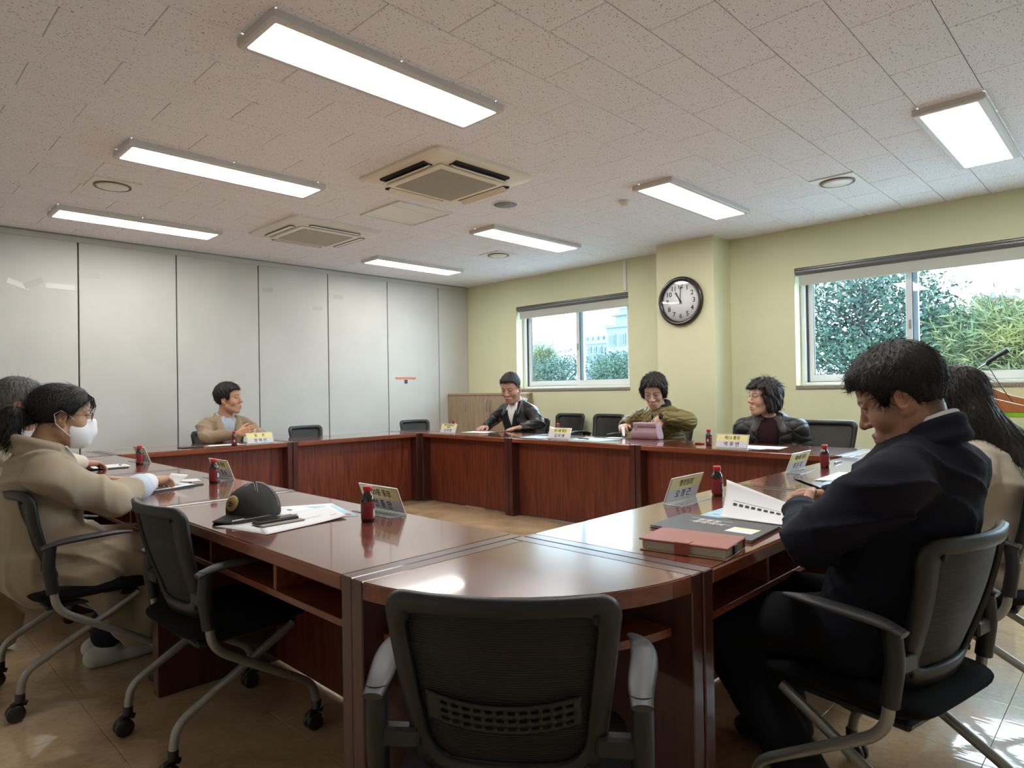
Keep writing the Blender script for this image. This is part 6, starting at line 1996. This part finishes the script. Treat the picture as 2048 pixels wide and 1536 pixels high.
# ================================================================ lectern with a gooseneck microphone
lc = thing('lectern', 'lectern with orange-brown curved top, green stripe and grey column at right', 'lectern', (5.72, .755, 0), math.radians(-8))
M['lectern_wood'] = mat('orange_brown_laminate', (.36, .13, .04), .4, vary=(6, .08))
M['lime'] = mat('lime_green_trim', (.22, .48, .02), .45); M['lectern_grey'] = mat('grey_lectern', (.13, .13, .135), .45)
# local: x toward the wall side (away), y to the left of the picture
prof = [(.30, 1.00), (.30, 1.135), (.24, 1.175), (.16, 1.165), (.02, 1.10), (-.18, 1.045), (-.42, 1.02), (-.42, 1.0)]
for s_ in (-.26, .26):
    mb = MB(); n = len(prof)
    vs = [(s_-.012, y*1.0, z) for y, z in prof] + [(s_+.012, y*1.0, z) for y, z in prof]
    mb.add(vs, [tuple(range(n)), tuple(range(2*n-1, n-1, -1))] + [(i, n+i, n+(i+1) % n, (i+1) % n) for i in range(n)])
    mb.build('side_cheek', M['lectern_wood'], lc)
MB().bbox((-.25, .275, 1.0), (.25, .30, 1.14), .003).build('front_board', M['lectern_wood'], lc)
MB().box((-.25, -.40, 1.02), (.25, .28, 1.03)).build('desk', M['lectern_grey'], lc)
MB().bbox((-.27, -.42, .965), (.27, .27, 1.0), .003).build('green_trim', M['lime'], lc)
MB().bbox((-.20, .02, .03), (.20, .26, .965), .006).build('column', M['lectern_grey'], lc)
MB().bbox((-.206, .06, .45), (-.199, .20, .93), .002).build('orange_panel', M['lectern_wood'], lc)
MB().bbox((-.25, -.16, 0), (.25, .30, .03), .006).build('foot', M['lectern_grey'], lc)
MB().bbox((-.20, .301, 1.02), (.05, .305, 1.13), .001).build('notice_card', M['paper'], lc)
mp_ = thing('gooseneck_microphone', 'gooseneck microphone on the lectern at the right edge', 'microphone', (5.72, .895, 1.16), math.radians(-8))
MB().tube(bez([((0, .06, -.02), 0), ((0, .06, .10), .06), ((0, -.03, .165), .05), ((0, -.06, .18), 0)], 8), .0065, 8).build('gooseneck', M['pen_metal'], mp_)
MB().tube([(0, -.05, .165), (0, -.06, .185), (0, -.10, .215), (0, -.18, .265)], [.012, .016, .013, .018], 12).build('microphone_body', M['pen_black'], mp_)
MB().tube([(0, -.055, .165), (0, -.10, .07), (0, -.16, -.04), (0, -.20, -.10)], .003, 6).build('cable', M['pen_black'], mp_)

# paper bag hanging behind the masked woman's chair
bg = thing('tote_bag', 'tan bag standing on the floor behind the masked woman\'s chair', 'bag', (.50, 3.95, 0), .2)
S = SDF(); S.cone((0, 0, .12), (.02, 0, .36), .13, .09, .03, sq=((0, 1, 0), 1.6)); S.fn(lambda q: .001 - q[..., 2], 'i', .01); S.fn(lambda P: folds(P, .01, 30, .3), 'd')
V, F = S.mesh(.008); link_mesh('bag_body', np_mesh('bag_body', [(V, F, None)]), fabric('tan_canvas', (.30, .20, .11)), bg)
MB().tube([(-.05, .03, .36), (-.03, .035, .47), (.04, .035, .47), (.06, .03, .36)], .006, 6).build('handle', M['tan_canvas'], bg)
# ================================================================ outdoors beyond the windows
GZ = -4.0
M['ground'] = mat('pale_yard', (.48, .48, .47), .9, vary=(.4, .15))
tag(MB().box((XW + .6, -60, GZ - .2), (220, 160, GZ)).build('ground_yard', M['ground']), 'pale paved ground outside, far below the windows', kind='structure')

def foliage_mat(name, a, b):
    m, nt, bs = new_mat(name)
    N = nodes_chain(nt); L = nt.links.new
    g = N('ShaderNodeNewGeometry'); n = N('ShaderNodeTexNoise'); n.inputs['Scale'].default_value = 1.3; n.inputs['Detail'].default_value = 3
    L(g.outputs['Position'], n.inputs['Vector'])
    r = N('ShaderNodeValToRGB'); r.color_ramp.elements[0].position = .35; r.color_ramp.elements[1].position = .65
    r.color_ramp.elements[0].color = (*a, 1); r.color_ramp.elements[1].color = (*b, 1)
    L(n.outputs['Fac'], r.inputs['Fac']); L(r.outputs['Color'], bs.inputs['Base Color'])
    bs.inputs['Roughness'].default_value = .7
    bs.inputs['Specular IOR Level'].default_value = .3
    return m
M['leaf_dark'] = foliage_mat('blue_green_leaves', (.012, .030, .026), (.030, .062, .038))
M['leaf_mid'] = foliage_mat('mid_green_leaves', (.022, .050, .036), (.050, .085, .045))
M['leaf_yellow'] = foliage_mat('yellow_green_needles', (.035, .062, .030), (.11, .105, .028))
M['bark'] = mat('tree_bark', (.035, .028, .024), .9, bump=(20, .6))

def tree(x, y, ztop, rad, h, kind, label, n=5200, leaf=.10, seed=0, group='trees outside the windows'):
    """h = crown height below ztop"""
    rng = np.random.default_rng(seed)
    root = thing('tree', label, 'tree', (x, y, GZ), 0, group)
    cz = ztop - GZ
    tr = MB(); tr.tube([(0, 0, 0), (.05, .03, cz*.4), (-.03, .06, cz*.75), (0, 0, cz*.96)], [.16, .12, .07, .02], 8)
    tr.build('trunk', M['bark'], root)
    br = MB(); ncl = max(24, int(n/75)); Cn = []
    for i in range(ncl):
        t = rng.uniform(.0, 1.0)
        if kind == 'cone': rr = rad*(.10 + .9*t)*math.sqrt(rng.uniform(.05, 1))
        else: rr = rad*math.sqrt(max(.05, 1 - (2*t*.8 - .55)**2))*math.sqrt(rng.uniform(.08, 1))
        a = rng.uniform(0, 2*PI); c = np.array([rr*math.cos(a), rr*math.sin(a), cz - t*h + .0])
        Cn.append(c)
        if i % 3 == 0:
            b0_ = np.array([0, 0, max(.3, c[2] - .5 - .2*rr)])
            br.tube([tuple(b0_), tuple(b0_*.5 + c*.5 + np.array([0, 0, .05])), tuple(c)], [.04, .025, .008], 5)
    br.build('branches', M['bark'], root)
    Cn = np.array(Cn); k = rng.integers(0, ncl, n)
    spread = np.array([.30, .30, .17])*(rad/1.4)**.5
    P = Cn[k] + rng.normal(0, 1, (n, 3))*spread
    d = rng.normal(0, 1, (n, 3)) + (P - Cn[k])*4 + np.array([0, 0, .6]); d /= np.linalg.norm(d, axis=1)[:, None]
    w = np.cross(d, rng.normal(0, 1, (n, 3))); w /= np.linalg.norm(w, axis=1)[:, None]
    asp = .10 if kind == 'needle' else .42
    L_ = leaf*(1.9 if kind == 'needle' else 1)*rng.uniform(.6, 1.3, (n, 1))
    A = P - d*L_*.5; B = P + w*L_*asp*.5; C = P + d*L_*.5; D = P - w*L_*asp*.5
    V = np.concatenate([A, B, C, D]); i = np.arange(n)
    F = np.stack([i, n + i, 2*n + i, 3*n + i], 1)
    m = {'round': M['leaf_dark'], 'cone': M['leaf_mid'], 'needle': M['leaf_yellow']}[kind]
    link_mesh('foliage', np_mesh('foliage', [(V, F, None)]), m, root)
    return root
tree(17.0, 4.85, 4.05, 1.55, 4.2, 'round', 'large dark leafy tree behind the right window\'s left pane', 23000, .13, 3)
tree(19.5, 3.75, 3.15, .95, 4.0, 'cone', 'slim conifer beside the right window\'s middle bar', 12000, .12, 4)
tree(21.0, 3.1, 2.85, 1.3, 3.6, 'cone', 'mid-green tree filling the right window\'s right pane, behind', 14000, .13, 5)
tree(17.0, 1.9, 2.80, 1.5, 3.4, 'needle', 'yellow-green pine low in the right window\'s right pane', 20000, .16, 6)
tree(16.5, .2, 2.75, 1.5, 3.4, 'needle', 'yellow-green pine beyond the right edge of the window', 9000, .16, 7)
tree(18.0, 16.6, 2.75, 1.0, 3.6, 'needle', 'blue-green pine low at the left of the far window', 14000, .14, 8)
tree(18.0, 15.0, 2.2, 1.0, 3.0, 'round', 'low leafy tree at the middle of the far window', 11000, .11, 9)
tree(19.0, 13.9, 2.15, .9, 3.0, 'cone', 'low tree under the battlement building in the far window', 11000, .11, 10)
tree(18.0, 12.2, 2.2, 1.1, 3.0, 'round', 'low leafy tree at the right end of the far window', 12000, .11, 11)

M['facade'] = mat('haze_blue_facade', (.115, .14, .165), .8, bump=(6, .1))  # blue haze is put into both facade colours
M['facade2'] = mat('haze_grey_facade', (.085, .105, .13), .8)
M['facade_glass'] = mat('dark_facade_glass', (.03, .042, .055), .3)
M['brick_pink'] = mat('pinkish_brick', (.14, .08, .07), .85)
M['tower_pale'] = mat('haze_pale_tower', (.17, .21, .225), .8)  # distance haze is part of this base colour
def block(name, label, loc, size, m, wins=(), extras=(), group=None):
    r = thing(name, label, 'building', loc, 0, group)
    MB().box((0, 0, 0), size).build('walls', m, r)
    for (y0, y1, z0, z1) in wins:
        f = MB().box((-.10, y0-.12, z0-.12), (.02, y1+.12, z1+.12)).build('window', M['facade2'] if m is not M['facade2'] else M['facade'], r)
        MB().box((-.14, y0, z0), (-.101, y1, z1)).build('pane', M['facade_glass'], f)
    for nm, lo, hi, mm in extras: MB().box(lo, hi).build(nm, mm, r)
    return r
H1 = 5.35 - GZ
w = [(.35 + k*.58, .35 + k*.58 + .30, z, z + .55) for k in range(4) for z in (H1-1.75, H1-3.0, H1-4.2)] + [(.35 + k*.58, .35 + k*.58 + .22, H1-.85, H1-.6) for k in range(4)]
ex = [('parapet', (-.15, -.1, H1-.25), (3.1, 2.65, H1+.06), M['facade'])] + [('battlement', (-.12, .05 + k*.58, H1), (.25, .27 + k*.58, H1+.42), M['facade2']) for k in range(5)]
block('apartment_building', 'haze-blue building with battlements on its roof, in the far window', (46, 33.15, GZ), (3, 2.6, H1), M['facade'], w, ex)
H2 = 6.3 - GZ
w = [(.3 + k*.95, .3 + k*.95 + .5, z, z + .75) for k in range(4) for z in (H2-1.5, H2-3.0, H2-4.5)]
ex = [('cornice', (-.3, -.1, H2-.12), (3, 4.1, H2+.12), M['facade2']), ('upper_storey', (.3, .2, H2), (3, 3.3, H2+.85), M['facade']), ('upper_cornice', (.0, .0, H2+.85), (3, 3.6, H2+1.0), M['facade2']),
      ('cupola', (.6, 2.2, H2+1.0), (2, 3.1, H2+1.45), M['facade']), ('cupola_roof', (.5, 2.1, H2+1.45), (2.1, 3.2, H2+1.55), M['facade2'])]
block('grand_building', 'tall haze-blue building with stepped roof at the right of the far window', (44.5, 28.4, GZ), (3, 4.0, H2), M['facade'], w, ex)
w = [(.8 + k*2.4, 1.9 + k*2.4, z, z + 1.2) for k in range(2) for z in range(6, 20, 3)]
block('distant_tower', 'haze-coloured distant tower block at the left of the far window', (150, 134.6, GZ), (8, 3.2, 19 - GZ), M['tower_pale'], (), ())
block('distant_tower', 'haze-coloured distant tower block above the trees of the far window', (150, 124.6, GZ), (8, 3.6, 15.4 - GZ), M['tower_pale'], (), ())
block('brick_house', 'pinkish brick rooftop block seen over the pine in the right window', (60, 7.1, GZ), (4, 2.45, 7.5 - GZ), M['brick_pink'], [(.55, .85, 9.8, 11.0)], [('roof_slab', (-.2, -.1, 7.45 - GZ), (4, 2.55, 7.6 - GZ), M['facade2']), ('roof_vent', (.5, 1.3, 7.6 - GZ), (.9, 1.5, 8.0 - GZ), M['facade2'])])
